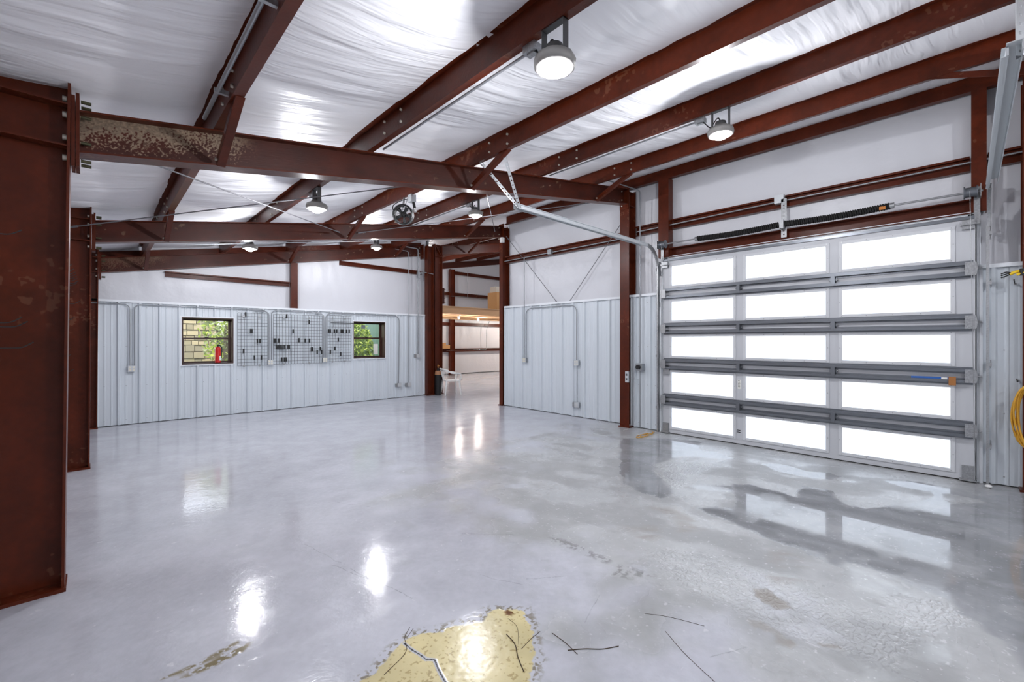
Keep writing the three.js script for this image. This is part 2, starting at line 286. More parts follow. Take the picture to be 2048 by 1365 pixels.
    // bare yellowed patch where the coating has come off, and two worn streaks
    const ed = SD.bare(x + (n3 - 0.5) * 0.07 + w1 * 0.05, z + (n2 - 0.5) * 0.09);
    let ba = smooth(-0.008, 0.006, ed); const cr = lineDist(CRACK, x + (n2 - 0.5) * 0.03, z + (n3 - 0.5) * 0.012);
    if (ed > -0.09) {
      const rim = smooth(-0.075, -0.01, ed) * (1 - ba) * smooth(0.54, 0.62, fbm(x * 60, z * 60, 2)); r = lerp(r, 0.42, rim * 0.7); g = lerp(g, 0.38, rim * 0.7); b = lerp(b, 0.29, rim * 0.7);
      ba *= smooth(0.008, 0.014, cr);
      const sp = smooth(0.69, 0.75, fbm(x * 70 + 9, z * 70, 2)), q = 0.95 + 0.2 * (n2 - 0.5);
      r = lerp(r, lerp(0.86 * q, 0.52, sp * 0.45), ba); g = lerp(g, lerp(0.805 * q, 0.43, sp * 0.45), ba); b = lerp(b, lerp(0.61 * q, 0.25, sp * 0.45), ba); ro = lerp(ro, 0.2, ba); bump = lerp(bump, 0.38 + 0.2 * (n3 - 0.5), ba);
      const rust = smooth(0.05, 0.015, Math.hypot(x - 1.765, z + 1.865) + (n3 - 0.5) * 0.05) * smooth(0.42, 0.55, n3); r = lerp(r, 0.36, rust); g = lerp(g, 0.21, rust); b = lerp(b, 0.07, rust);
      if (cr < 0.003 && ed > 0) { r = g = b = 0.25; }
    }
    const sp2 = smooth(-0.012, 0.012, SD.stripe(x + (n3 - 0.5) * 0.04, z + (n2 - 0.5) * 0.03)) * smooth(0.30, 0.45, fbm(x * 60, z * 60, 2)); if (sp2 > 0) { r = lerp(r, 0.50, sp2); g = lerp(g, 0.46, sp2); b = lerp(b, 0.36, sp2); bump = lerp(bump, 0.4, sp2); }
    for (const h of HAIR) if (x > 1.0 && lineDist(h, x + (n2 - 0.5) * 0.06, z + (n3 - 0.5) * 0.01) < 0.0022) { const q = 0.72 + 0.3 * n3; r *= q; g *= q; b *= q; }
  }
  const white = smooth(0.885, 0.9, fbm(x * 26 + 90, z * 26 + 31, 2)); r = lerp(r, 0.86, white * 0.5); g = lerp(g, 0.86, white * 0.5); b = lerp(b, 0.87, white * 0.5);
  return [r, g, b, clamp(ro, 0.03, 0.6), clamp(bump)];
}
function slab(parent, x0, x1, z0, z1, nx, nz) {
  const mkT = (srgb) => { const t = new THREE.DataTexture(new Uint8Array(nx * nz * 4), nx, nz); t.magFilter = THREE.LinearFilter; t.minFilter = THREE.LinearMipmapLinearFilter; t.generateMipmaps = true; if (srgb) t.colorSpace = THREE.SRGBColorSpace; t.needsUpdate = true; return t; };
  const c = mkT(true), ro = mkT(), bu = mkT(), a = c.image.data, b = ro.image.data, e = bu.image.data;
  for (let j = 0; j < nz; j++) for (let i = 0; i < nx; i++) {
    const f = floorAt(x0 + (i + 0.5) / nx * (x1 - x0), z0 + (j + 0.5) / nz * (z1 - z0)), k = (j * nx + i) * 4;
    a[k] = clamp(f[0]) * 255; a[k + 1] = clamp(f[1]) * 255; a[k + 2] = clamp(f[2]) * 255; b[k] = b[k + 1] = b[k + 2] = f[3] * 255; e[k] = e[k + 1] = e[k + 2] = f[4] * 255; a[k + 3] = b[k + 3] = e[k + 3] = 255;
  }
  const g = new THREE.BoxGeometry(x1 - x0, 0.15, z1 - z0).toNonIndexed(); g.translate((x0 + x1) / 2, -0.075, (z0 + z1) / 2);
  const p = g.attributes.position, uv = g.attributes.uv; for (let i = 0; i < p.count; i++) uv.setXY(i, (p.getX(i) - x0) / (x1 - x0), (p.getZ(i) - z0) / (z1 - z0));
  return mk('slab', g, M({ map: c, roughnessMap: ro, roughness: 1, bumpMap: bu, bumpScale: 0.004 }), parent);
}
const floor = struct('floor', 'glossy grey coated concrete floor with puddles by the overhead door', 'floor');
slab(floor, -0.9, 7.6, -6.2, 1.0, 2048, 2048);
slab(floor, -0.9, 7.2, BZ - 0.2, -6.2, 1024, 768);
slab(floor, -0.9, 7.6, 1.0, 4.3, 256, 128);
slab(floor, 7.2, 17, -17.3, -6.2, 768, 768);

// ================================================================ CEILING, ROOF
const PXALL = [-0.62, ...PX, 7.32, 8.62, 9.94, 11.26, 12.58, 13.9, 15.2, 16.5];
function sag(x, z) {
  let i = 0; while (i < PXALL.length - 2 && x > PXALL[i + 1]) i++;
  const t = clamp((x - PXALL[i]) / (PXALL[i + 1] - PXALL[i])), s = Math.sin(Math.PI * t);
  const wob = fbm(x * 0.8, z * 1.3 + 5, 3), fold = fbm(x * 1.1 + 3 + z * 0.12, z * 9, 3) - 0.5, fine = fbm(x * 2.3 + z * 0.2, z * 26, 2) - 0.5;
  return Math.pow(s, 0.55) * (0.035 + 0.05 * wob) + s * (fold * 0.035 + fine * 0.012);
}
function sheet(name, parent, x0, x1, z0, z1, nx, nz, mat) {
  const g = new THREE.PlaneGeometry(1, 1, nx, nz), p = g.attributes.position, uv = g.attributes.uv;
  for (let j = 0, k = 0; j <= nz; j++) for (let i = 0; i <= nx; i++, k++) { const x = lerp(x0, x1, i / nx), z = lerp(z0, z1, j / nz); p.setXYZ(k, x, SY + K * x - sag(x, z), z); uv.setXY(k, x, z); }
  g.computeVertexNormals(); const m = new THREE.Mesh(g, mat); m.name = name; m.castShadow = m.receiveShadow = true; parent.add(m); return m;
}
const ceiling = struct('ceiling', 'white vinyl-faced insulation blanket draped over the roof purlins', 'ceiling');
sheet('insulation', ceiling, -0.85, 7.45, BZ - 0.25, 4.25, 120, 620, ceilingMat);
sheet('insulation', ceiling, 7.45, 16.8, -17.25, -7.8, 60, 200, ceilingMat);
mk('roof_deck', [bx(-1.2, 7.9, SY + 0.06, SY + 0.2, BZ - 0.4, 4.6, roofMap), bx(7.0, 17.2, SY + 0.06, SY + 0.2, -17.6, -7.6, roofMap)], galvPale, ceiling);

// ================================================================ WALL BUILDERS
function ribs(a, b, phase) { // profile points [t, d] of ribbed sheet metal between a and b
  const pts = [[a, rib(a, phase)]]; const c0 = Math.floor((a - phase) / 0.3048) - 1;
  for (let c = c0; c < c0 + (b - a) / 0.3048 + 3; c++) { const o = phase + c * 0.3048; for (const t of [-0.032, -0.015, 0.015, 0.032, 0.082, 0.092, 0.112, 0.122, 0.183, 0.193, 0.213, 0.223]) { const q = o + t; if (q > a + 1e-4 && q < b - 1e-4) pts.push([q, rib(q, phase)]); } }
  pts.push([b, rib(b, phase)]); return pts;
}
function rib(t, phase) { let u = ((t - phase) % 0.3048 + 0.3048) % 0.3048; if (u > 0.1524 + 0.0762) u -= 0.3048; const tr = (c, a, b, h) => { const d = Math.abs(u - c); return d >= b ? 0 : d <= a ? h : h * (b - d) / (b - a); }; return Math.max(tr(0, 0.015, 0.032, 0.037), tr(0.102, 0.010, 0.020, 0.006), tr(0.203, 0.010, 0.020, 0.006)); }
function ribSheet(a, b, y0, y1, phase, place) { // place(t, d, y) -> world
  const P = ribs(a, b, phase), pos = [];
  for (let i = 0; i + 1 < P.length; i++) { const [t0, d0] = P[i], [t1, d1] = P[i + 1], A = place(t0, d0, y0), B = place(t1, d1, y0), C = place(t1, d1, y1), D = place(t0, d0, y1); pos.push(...A, ...B, ...C, ...A, ...C, ...D); }
  const g = new THREE.BufferGeometry(); g.setAttribute('position', new THREE.Float32BufferAttribute(pos, 3)); g.computeVertexNormals(); return muv(g);
}
function cladding(parent, a, b, y1, phase, place, holes = [], width = 0.9144, start = a) { // sheets side by side, cut round openings
  const cuts = [a]; for (let t = start + width; t < b - 0.05; t += width) if (t > a + 0.05) cuts.push(t); cuts.push(b);
  for (let i = 0; i + 1 < cuts.length; i++) {
    let rects = [[cuts[i], cuts[i + 1] - 0.002, 0.012, y1]];
    for (const [h0, h1, v0, v1] of holes) rects = rects.flatMap(([p, q, r, s]) => (q <= h0 || p >= h1 || s <= v0 || r >= v1) ? [[p, q, r, s]] : [[p, h0, r, s], [h1, q, r, s], [Math.max(p, h0), Math.min(q, h1), r, v0], [Math.max(p, h0), Math.min(q, h1), v1, s]].filter(([p2, q2, r2, s2]) => q2 - p2 > 0.01 && s2 - r2 > 0.01));
    for (const [p, q, r, s] of rects) mk('panel', ribSheet(p, q, r, s, phase, place), panelMat, parent);
  }
}
function screws(parent, list) { const g = new THREE.CylinderGeometry(0.007, 0.007, 0.008, 6); const m = new THREE.InstancedMesh(g, galv, list.length), o = new THREE.Object3D(); list.forEach(([x, y, z, ax], i) => { o.position.set(x, y, z); o.rotation.set(ax === 'z' ? Math.PI / 2 : 0, 0, ax === 'x' ? Math.PI / 2 : 0); o.updateMatrix(); m.setMatrixAt(i, o.matrix); }); m.name = 'screws'; m.userData.kind = 'stuff'; parent.add(m); }
function blanket(parent, axis, c, a0, a1, y0, y1fn, na, ny, amp = 1, inward = 1) { // wall insulation with shallow upright creases
  const g = new THREE.PlaneGeometry(1, 1, na, ny), p = g.attributes.position, uv = g.attributes.uv;
  for (let j = 0, k = 0; j <= ny; j++) for (let i = 0; i <= na; i++, k++) {
    const a = lerp(a0, a1, i / na), y = lerp(y0, y1fn(a), j / ny), e = Math.min(1, j * 3 / ny, (ny - j) * 3 / ny);
    const d = inward * amp * e * (0.03 * fbm(a * 1.1 + c, y * 0.9, 3) + 0.034 * (fbm(a * 13, y * 1.6 + c, 3) - 0.5));
    if (axis === 'x') p.setXYZ(k, c + d, y, a); else p.setXYZ(k, a, y, c + d); uv.setXY(k, a, y);
  }
  g.computeVertexNormals(); const m = new THREE.Mesh(g, vinyl); m.name = 'insulation'; m.castShadow = m.receiveShadow = true; parent.add(m); return m;
}
const under = (x) => SY + K * x + 0.02;

// ================================================================ BACK WALL with two windows
const WIN = [[1.28, 2.19, 1.112, 2.09], [4.875, 5.77, 1.14, 2.115]];
{
  const w = struct('wall_back', 'white ribbed metal wainscot under white insulation, with two windows', 'wall');
  const pl = (t, d, y) => [t, y, BZ + d];
  cladding(w, -0.12, 7.1, 2.37, 0.028, pl, WIN.map(([a, b, c, d]) => [a - 0.02, b + 0.02, c - 0.02, d + 0.02]), 0.9144, -0.28);
  blanket(w, 'z', BZ - 0.17, -0.85, 7.2, 2.3, under, 90, 24);
  mk('top_trim', [bx(-0.12, 7.1, 2.362, 2.378, BZ - 0.21, BZ + 0.045), bx(-0.12, 7.1, 2.335, 2.362, BZ + 0.038, BZ + 0.045)], trimMat, w);
  mk('end_trim', [bx(7.085, 7.115, 0, 2.378, BZ - 0.1, BZ + 0.045)], trimMat, w);
  // outer siding, cut round the windows
  const g = [], [A, B] = WIN, z0 = BZ - 0.3, z1 = BZ - 0.2;
  const S = (x0, x1, y0, y1) => g.push(bx(x0, x1, y0, y1, z0, z1));
  S(-0.9, A[0], 0, 2.3); S(A[1], B[0], 0, 2.3); S(B[1], 7.2, 0, 2.3); for (const q of WIN) { S(q[0], q[1], 0, q[2]); S(q[0], q[1], q[3], 2.3); }
  g.push(bx(-0.9, 7.2, 2.3, SY + 0.05, z0, z1, (x, y, z) => [x, y > 3 ? y + K * x : y, z]));
  mk('siding', g, galvPale, w);
  const sc = []; for (let x = 0.13; x < 7; x += 0.3048) for (const y of [0.1, 0.75, 1.5, 2.25]) if (!WIN.some(([a, b, c, d]) => x > a - 0.05 && x < b + 0.05 && y > c - 0.05 && y < d + 0.05)) sc.push([x, y, BZ + 0.003, 'z']);
  screws(w, sc);
}
function makeWindow(n, [x0, x1, y0, y1], label) {
  const w = struct('window_' + n, label, 'window'), z = BZ;
  const f = 0.05, ym = (y0 + y1) / 2 + 0.05;
  mk('casing', [bx(x0 - 0.022, x0, y0 - 0.022, y1 + 0.022, z - 0.03, z + 0.038), bx(x1, x1 + 0.022, y0 - 0.022, y1 + 0.022, z - 0.03, z + 0.038), bx(x0, x1, y1, y1 + 0.022, z - 0.03, z + 0.038), bx(x0, x1, y0 - 0.022, y0, z - 0.03, z + 0.038)], trimMat, w);
  mk('jamb', [bx(x0, x0 + 0.02, y0, y1, z - 0.26, z + 0.03), bx(x1 - 0.02, x1, y0, y1, z - 0.26, z + 0.03), bx(x0 + 0.02, x1 - 0.02, y1 - 0.02, y1, z - 0.26, z + 0.03), bx(x0 + 0.02, x1 - 0.02, y0, y0 + 0.02, z - 0.26, z + 0.03)], brown, w);
  const a0 = x0 + 0.02, a1 = x1 - 0.02, b0 = y0 + 0.02, b1 = y1 - 0.02;
  const sash = (name, c0, c1, zz, st) => { const s = mk(name, [bx(a0, a0 + st, c0, c1, zz, zz + 0.03), bx(a1 - st, a1, c0, c1, zz, zz + 0.03), bx(a0 + st, a1 - st, c1 - 0.038, c1, zz, zz + 0.03), bx(a0 + st, a1 - st, c0, c0 + 0.038, zz, zz + 0.03)], brown, w); mk('pane', bx(a0 + st - 0.005, a1 - st + 0.005, c0 + 0.033, c1 - 0.033, zz + 0.012, zz + 0.0125), glass, s); return s; };
  sash('upper_sash', ym - 0.02, b1, z - 0.23, 0.035); const lo = sash('lower_sash', b0, ym + 0.02, z - 0.19, 0.045);
  mk('latch', [bx((a0 + a1) / 2 - 0.03, (a0 + a1) / 2 + 0.03, ym + 0.02, ym + 0.035, z - 0.19, z - 0.15)], black, lo);
  return w;
}
makeWindow(1, WIN[0], 'brown sash window with a red fire extinguisher on its sill');
const w2 = makeWindow(2, WIN[1], 'brown sash window right of the wire grids, green foliage outside');
solo('paper_notice', bx(5.53, 5.66, 1.24, 1.52, BZ - 0.176, BZ - 0.1745), paper, 'white paper notice stuck low on the right-hand window', 'notice');
solo('grey_sticker', bx(5.20, 5.31, 1.93, 2.03, BZ - 0.216, BZ - 0.2145), M({ color: rgb(150, 160, 166), roughness: 0.7 }), 'small grey sticker on the upper pane of the right-hand window', 'sticker');

// ================================================================ RIGHT WALL and overhead door opening
const DZ0 = -3.70, DZ1 = 0.075, DH = 3.05;
{
  const w = struct('wall_right', 'white insulated wall with ribbed metal wainscot beside the overhead door', 'wall');
  const near = (t, d, y) => [WX - d, y, t], farP = (t, d, y) => [FX - d, y, t];
  cladding(w, -7.935, -4.4, 2.45, -4.886, farP, [], 0.9144, -8.1);
  cladding(w, -4.36, DZ0 - 0.04, 2.45, -4.26, near);
  cladding(w, DZ1 + 0.03, 4.1, 2.45, 0.2, near);
  const tr = (x, a, b) => mk('top_trim', [bx(x - 0.045, x + 0.17, 2.442, 2.458, a, b), bx(x - 0.045, x - 0.038, 2.415, 2.442, a, b)], trimMat, w);
  tr(FX, -7.935, -4.4); tr(WX, -4.36, DZ0 - 0.03); tr(WX, DZ1 + 0.02, 4.1);
  mk('jamb_trim', [bx(WX - 0.04, WX + 0.02, 0, 2.45, DZ0 - 0.055, DZ0 - 0.03), bx(WX - 0.04, WX + 0.02, 0, 2.45, DZ1 + 0.02, DZ1 + 0.045)], trimMat, w);
  const top = () => under(7.4);
  blanket(w, 'x', 7.50, -7.9, -4.3, 2.38, top, 60, 24, 1, -1);
  blanket(w, 'x', 7.40, -4.35, DZ0, 2.38, top, 10, 24, 0.6, -1);
  blanket(w, 'x', 7.40, DZ0, DZ1, DH, top, 50, 18, 1, -1);
  blanket(w, 'x', 7.40, DZ1, 4.2, 2.38, top, 40, 24, 1, -1);
  mk('siding', [bx(7.52, 7.62, 0, 4.72, -8.0, DZ0), bx(7.52, 7.62, DH, 4.72, DZ0, DZ1), bx(7.52, 7.62, 0, 4.72, DZ1, 4.4)], galvPale, w);
  mk('door_stop', [bx(7.252, 7.30, 0, DH, DZ0, DZ0 + 0.07), bx(7.252, 7.30, 0, DH, DZ1 - 0.07, DZ1), bx(7.252, 7.30, DH - 0.08, DH, DZ0, DZ1)], trimMat, w);
  mk('opening_lining', [bx(7.24, 7.55, 0, DH + 0.03, DZ0 - 0.03, DZ0), bx(7.24, 7.55, 0, DH + 0.03, DZ1, DZ1 + 0.03), bx(7.24, 7.55, DH, DH + 0.03, DZ0, DZ1)], trimMat, w);
  const sc = []; for (let z = -7.65; z < -4.45; z += 0.3048) for (const y of [0.1, 1.15, 1.35, 2.3]) sc.push([FX - 0.003, y, z, 'x']);
  for (const z of [-4.19, -4.02, -3.86, 0.28, 0.42, 0.58, 0.9]) for (const y of [0.1, 0.8, 1.5, 2.3]) sc.push([WX - 0.003, y, z, 'x']);
  screws(w, sc);
}
{ // unseen walls close the building
  const l = struct('wall_left', 'white insulated wall behind the tapered columns', 'wall');
  blanket(l, 'x', -0.82, -11.3, 4.2, 0.01, () => under(-0.82), 60, 20, 1, 1); mk('siding', bx(-1.0, -0.9, 0, 3.3, -11.4, 4.4), galvPale, l);
  const r = struct('wall_front', 'white insulated wall behind the viewpoint', 'wall');
  blanket(r, 'z', 4.2, -0.9, 7.6, 0.01, under, 50, 20, 1, -1); mk('siding', bx(-1, 7.6, 0, SY + 0.05, 4.3, 4.4, (x, y, z) => [x, y > 1 ? y + K * x : y, z]), galvPale, r);
  const f = struct('wall_wing_back', 'white insulated far wall of the side wing with dark girts', 'wall');
  blanket(f, 'z', -17.1, 7.2, 16.8, 0.03, under, 110, 40, 0.9, 1); mk('siding', bx(7, 17, 0, SY + 0.05, -17.4, -17.25, (x, y, z) => [x, y > 1 ? y + K * x : y, z]), galvPale, f);
  const green = M({ color: rgb(86, 116, 104), roughness: 0.5 });
  const a = struct('wall_wing_left', 'wing wall with green outer siding seen through the right-hand window', 'wall');
  blanket(a, 'x', 7.32, -17.2, BZ - 0.2, 0.01, () => under(7.3), 30, 20, 1, 1); mk('siding', bx(7.12, 7.24, 0, 4.65, -17.3, BZ - 0.3), green, a);
  const b = struct('wall_wing_front', 'insulated wing wall behind the ribbed wainscot', 'wall');
  blanket(b, 'z', -7.98, 7.55, 16.8, 0.01, under, 50, 20, 1, -1); mk('siding', bx(7.55, 17, 0, SY + 0.05, -7.9, -7.8, (x, y, z) => [x, y > 1 ? y + K * x : y, z]), galvPale, b);
  const c = struct('wall_wing_right', 'insulated end wall of the side wing', 'wall');
  blanket(c, 'x', 16.7, -17.2, -7.8, 0.01, () => under(16.7), 30, 20, 1, -1); mk('siding', bx(16.85, 17, 0, 6.4, -17.4, -7.8), galvPale, c);
}

// ================================================================ STEEL FRAME
function bolts(parent, list, mat = boltGreen) { for (const [x, y, z] of list) { put('bolt', longBolt, mat, parent, x, y, z); } }
function lowColumn(zc, xf, topLean, label) {
  const o = thing('steel_column', label, 'column', 'tapered red columns along the left');
  const lean = (x, y, z) => [x + topLean * y / 3.3, y, z];
  mk('web', bx(-0.78, xf - 0.012, 0.02, 3.31, zc - 0.005, zc + 0.005, lean), red, o);
  mk('inner_flange', bx(xf - 0.014, xf, 0.02, 3.30, zc - 0.1, zc + 0.1, lean), redLight, o);
  mk('outer_flange', bx(-0.79, -0.776, 0.02, 3.18, zc - 0.1, zc + 0.1), red, o);
  mk('cap_plate', bx(-0.79, xf, 3.305, 3.317, zc - 0.1, zc + 0.1, (x, y, z) => [x + topLean, y + K * (x - xf), z]), web3, o);
  mk('base_plate', bx(-0.82, xf + 0.008, 0, 0.022, zc - 0.12, zc + 0.12), redLight, o);
  for (const y of [3.13, 2.86]) for (const s of [-1, 1]) mk('stiffener', bx(-0.776, xf - 0.014 + topLean, y - 0.005, y + 0.005, zc + s * 0.006, zc + s * 0.095), red, o);
  mk('splice_plate', bx(xf + topLean, xf + topLean + 0.018, 2.74, 3.2, zc - 0.085, zc + 0.085), red, o);
  for (const y of [2.79, 2.92, 3.07, 3.17]) for (const s of [-1, 1]) put('nut', nutGeo, boltMat, o, xf - 0.03 + topLean, y, zc + s * 0.05);
  
  return o;
}
const RZ = [[-4.10, -4.40], [-7.70, -7.97], [-11.12, -11.12]];
lowColumn(RZ[0][0], -0.14, 0.03, 'broad dark red tapered column at the left edge, nearest of the row');
lowColumn(RZ[1][0], -0.045, 0.02, 'tapered red column second from the viewer, hooks showing before it');
lowColumn(RZ[2][0] + 0.06, 0.035, 0.02, 'tapered red column in the back left corner above the wainscot');
function rafter(k, x0, x1, [z0, z1], webMat, label) {
  const o = thing('steel_rafter', label, 'rafter', 'sloping red rafters');
  const m = (x, y, z) => [x, y + K * x, z + lerp(z0, z1, (x - x0) / (x1 - x0))];
  const wg = bx(x0, x1, RAF_B + 0.01, RAF_T - 0.01, -0.004, 0.004, m), p = wg.attributes.position, uv = wg.attributes.uv;
  for (let i = 0; i < p.count; i++) uv.setXY(i, clamp((p.getX(i) + 0.1) / 7.3, 0.002, 0.998), clamp((p.getY(i) - K * p.getX(i) - RAF_B) / (RAF_T - RAF_B), 0.02, 0.98));
  mk('web', wg, webMat, o);
  mk('top_flange', bx(x0, x1, RAF_T - 0.012, RAF_T, -0.075, 0.075, m), red, o);
  mk('bottom_flange', bx(x0, x1, RAF_B, RAF_B + 0.012, -0.075, 0.075, m), redLight, o);
  mk('end_plate', bx(x0 - 0.004, x0 + 0.014, RAF_B - 0.11, RAF_T + 0.09, -0.085, 0.085, (x, y, z) => [x, y, z + z0]), red, o);
  for (const y of [RAF_B - 0.06, RAF_B + 0.06, RAF_T - 0.05, RAF_T + 0.05]) for (const s of [-1, 1]) put('bolt', longBolt, boltGreen, o, x0 + 0.045, y, z0 + s * 0.05);
  mk('end_plate', bx(x1 - 0.014, x1, RAF_B - 0.09, RAF_T + 0.05, -0.085, 0.085, (x, y, z) => [x, y + K * x1, z + z1]), red, o);
  for (const y of [RAF_B - 0.05, RAF_B + 0.06, RAF_T - 0.06]) put('bolt', boltGeo, boltMat, o, x1 - 0.1, y + K * x1, z1 + 0.012);
  return o;
}
rafter(1, -0.085, 7.09, RZ[0], web1, 'nearest sloping red rafter, tan dust caked on its left end');
rafter(2, -0.005, 7.275, RZ[1], web2, 'middle sloping red rafter with bracing rods bolted to it');
rafter(3, 0.075, 6.98, RZ[2], web3, 'red rafter running along the top of the back wall');
rafter(0, -0.085, 7.09, [0.5, 0.5], web2, 'red rafter overhead behind the viewpoint');
rafter(4, 7.7, 16.6, [-11.12, -11.12], web2, 'lit red rafter in the side wing, beyond the back corner columns');
rafter(5, 7.7, 16.6, [-16.95, -16.95], web2, 'red rafter along the top of the far wing wall');
function highColumn(x0, x1, zc, top, hw, label) { // web runs from the room towards the wall
  const o = thing('steel_column', label, 'column', 'straight red columns along the right wall');
  mk('web', bx(x0 + 0.01, x1 - 0.01, 0.02, top, zc - 0.005, zc + 0.005), red, o);
  mk('inner_flange', bx(x0, x0 + 0.012, 0.02, top, zc - hw, zc + hw), red, o);
  mk('outer_flange', bx(x1 - 0.012, x1, 0.02, top, zc - hw, zc + hw), red, o);
  mk('base_plate', bx(x0 - 0.03, x1, 0, 0.022, zc - hw - 0.02, zc + hw + 0.02), red, o);
  for (const y of [top - 0.05, top - 0.3]) mk('stiffener', bx(x0 + 0.012, x1 - 0.012, y, y + 0.01, zc + 0.005, zc + hw - 0.005), red, o);
  put('anchor_bolt', boltGeo, boltMat, o, x0 + 0.09, 0.035, zc + hw * 0.6, Math.PI / 2);
  return o;
}
highColumn(7.10, 7.34, -4.40, 4.40, 0.095, 'scuffed red column between the wainscot and the overhead door');
highColumn(7.28, 7.515, -8.0, 4.43, 0.06, 'red column at the left end of the right wainscot, beside the opening');
highColumn(7.10, 7.34, 0.5, 4.40, 0.095, 'red column just right of the picture beside the door');
{ // back corner: two columns side by side, seen on their webs
  const cc = (name, x0, x1, z, top, label) => { const o = thing(name, label, 'column', 'paired red columns in the back corner'); mk('web', bx(x0 + 0.01, x1 - 0.01, 0.02, top, z - 0.004, z + 0.004), redLight, o); mk('flange', bx(x0, x0 + 0.012, 0.02, top, z - 0.08, z + 0.08), red, o); mk('flange', bx(x1 - 0.012, x1, 0.02, top, z - 0.08, z + 0.08), red, o); mk('base_plate', bx(x0 - 0.03, x1 + 0.03, 0, 0.02, z - 0.1, z + 0.1), red, o); return o; };
  cc('steel_column', 7.04, 7.26, BZ + 0.1, 4.40, 'narrower left one of the paired red columns in the back corner');
  const c = cc('steel_column', 7.33, 7.60, BZ + 0.05, 4.50, 'wider right one of the paired red columns, behind the white chair');
  mk('knee_stiffener', [bar(V(7.36, 4.46, BZ + 0.09), V(7.58, 4.17, BZ + 0.09), 0.06, 0.012), bx(7.34, 7.595, 4.14, 4.152, BZ + 0.055, BZ + 0.13), bx(7.34, 7.595, 4.46, 4.472, BZ + 0.055, BZ + 0.13)], red, c);
  cc('steel_column', 12.1, 12.36, -16.9, 5.0, 'dark red column on the far wall of the wing');
}
function purlin(x, z0, z1, rafZ, label, extra = []) {
  const o = thing('roof_purlin', label, 'purlin', 'long red roof purlins'), yb = RAF_T + K * x, m = (a, b, c) => [a, b + K * (a - x), c];
  mk('web', bx(x - 0.003, x + 0.003, yb + 0.005, yb + 0.195, z0, z1), red, o);
  mk('bottom_flange', [bx(x - 0.003, x + 0.068, yb, yb + 0.005, z0, z1, m), bx(x + 0.063, x + 0.068, yb + 0.005, yb + 0.02, z0, z1, m)], redLight, o);
  mk('top_flange', bx(x - 0.065, x, yb + 0.196, yb + 0.2, z0, z1, m), red, o);
  for (const rz of rafZ) for (const dz of [-0.75, -0.45, 0.45, 0.75]) for (const y of [0.045, 0.15]) put('bolt', boltGeoX, boltMat, o, x - 0.008, yb + y, rz + dz);
  return o;
}
const rz = (k, x) => lerp(RZ[k][0], RZ[k][1], (x + 0.1) / 7.2);
const PW = ['first', 'second', 'third', 'fourth', 'fifth'];
const PL = ['leftmost roof purlin, a silver conduit clipped along it', 'second roof purlin from the left, carrying the nearest high-bay light', 'third roof purlin from the left, track hangers bolted under it', 'fourth roof purlin from the left, carrying a high-bay light', 'rightmost roof purlin, next to the wall above the overhead door'];
PX.forEach((x, i) => purlin(x, BZ - 0.1, 4.15, [rz(0, x), rz(1, x)], PL[i]));
const PWING = [8.62, 9.94, 11.26, 12.58, 13.9];
PWING.forEach((x, i) => purlin(x, -17.1, -8.0, [-11.12], ['first', 'second', 'third', 'fourth', 'fifth'][i] + ' roof purlin of the side wing, counted from the corner columns'));
{ const o = thing('eave_strut', 'dark red eave strut where the roof meets the door wall', 'strut'); const y = 4.44; mk('web', bx(7.28, 7.288, y, y + 0.2, -7.8, 4.15), red, o); mk('bottom_flange', bx(7.2, 7.288, y, y + 0.006, -7.8, 4.15), red, o); mk('top_flange', bx(7.2, 7.288, y + 0.194, y + 0.2, -7.8, 4.15), red, o);
  const q = thing('eave_strut', 'red purlin along the top of the back wall, behind the rafter', 'strut'); mk('web', bx(-0.1, 7.0, 3.0, 3.12, -0.004, 0.004, (x, y2, z) => [x, y2 + K * x + 0.14, z + BZ - 0.12]), red, q); }
function brace(i, k, label) {
  const x = PX[i], zr = rz(k, x), yb = RAF_B + K * x, a = V(x + 0.05, yb + 0.03, zr + 0.06), b = V(x + 0.045, RAF_T + K * x + 0.03, zr + 0.72);
  const o = thing('flange_brace', label, 'brace', 'angle braces from rafters up to purlins');
  mk('angle', angleBar(a, b, 0.055, 0.006, V(1, 0, 0)), redLight, o); put('bolt', boltGeoX, boltMat, o, a.x - 0.035, a.y + 0.015, a.z + 0.03);
}
const bw = ['under the leftmost purlin', 'under the third purlin', 'under the rightmost purlin'], bk = ['nearest rafter', 'middle rafter', 'back wall rafter'];
[0, 2, 4].forEach((i, a) => { for (let k = 0; k < 3; k++) brace(i, k, `red angle brace on the ${bk[k]}, ${bw[a]}`); });
{ const o = thing('flange_brace', 'red angle brace at the top right, behind the steep door track', 'brace'); mk('angle', angleBar(V(6.06, RAF_B + K * 6.05 + 0.05, 0.45), V(6.05, RAF_T + K * 6.05 + 0.03, -0.28), 0.055, 0.006, V(1, 0, 0)), redLight, o); }
{ const o = thing('flange_brace', 'small red angle brace on the wing rafter beside the corner columns', 'brace'); mk('angle', angleBar(V(8.66, RAF_B + K * 8.62 + 0.03, -11.05), V(8.66, RAF_T + K * 8.62 + 0.02, -10.5), 0.05, 0.006, V(1, 0, 0)), redLight, o); }

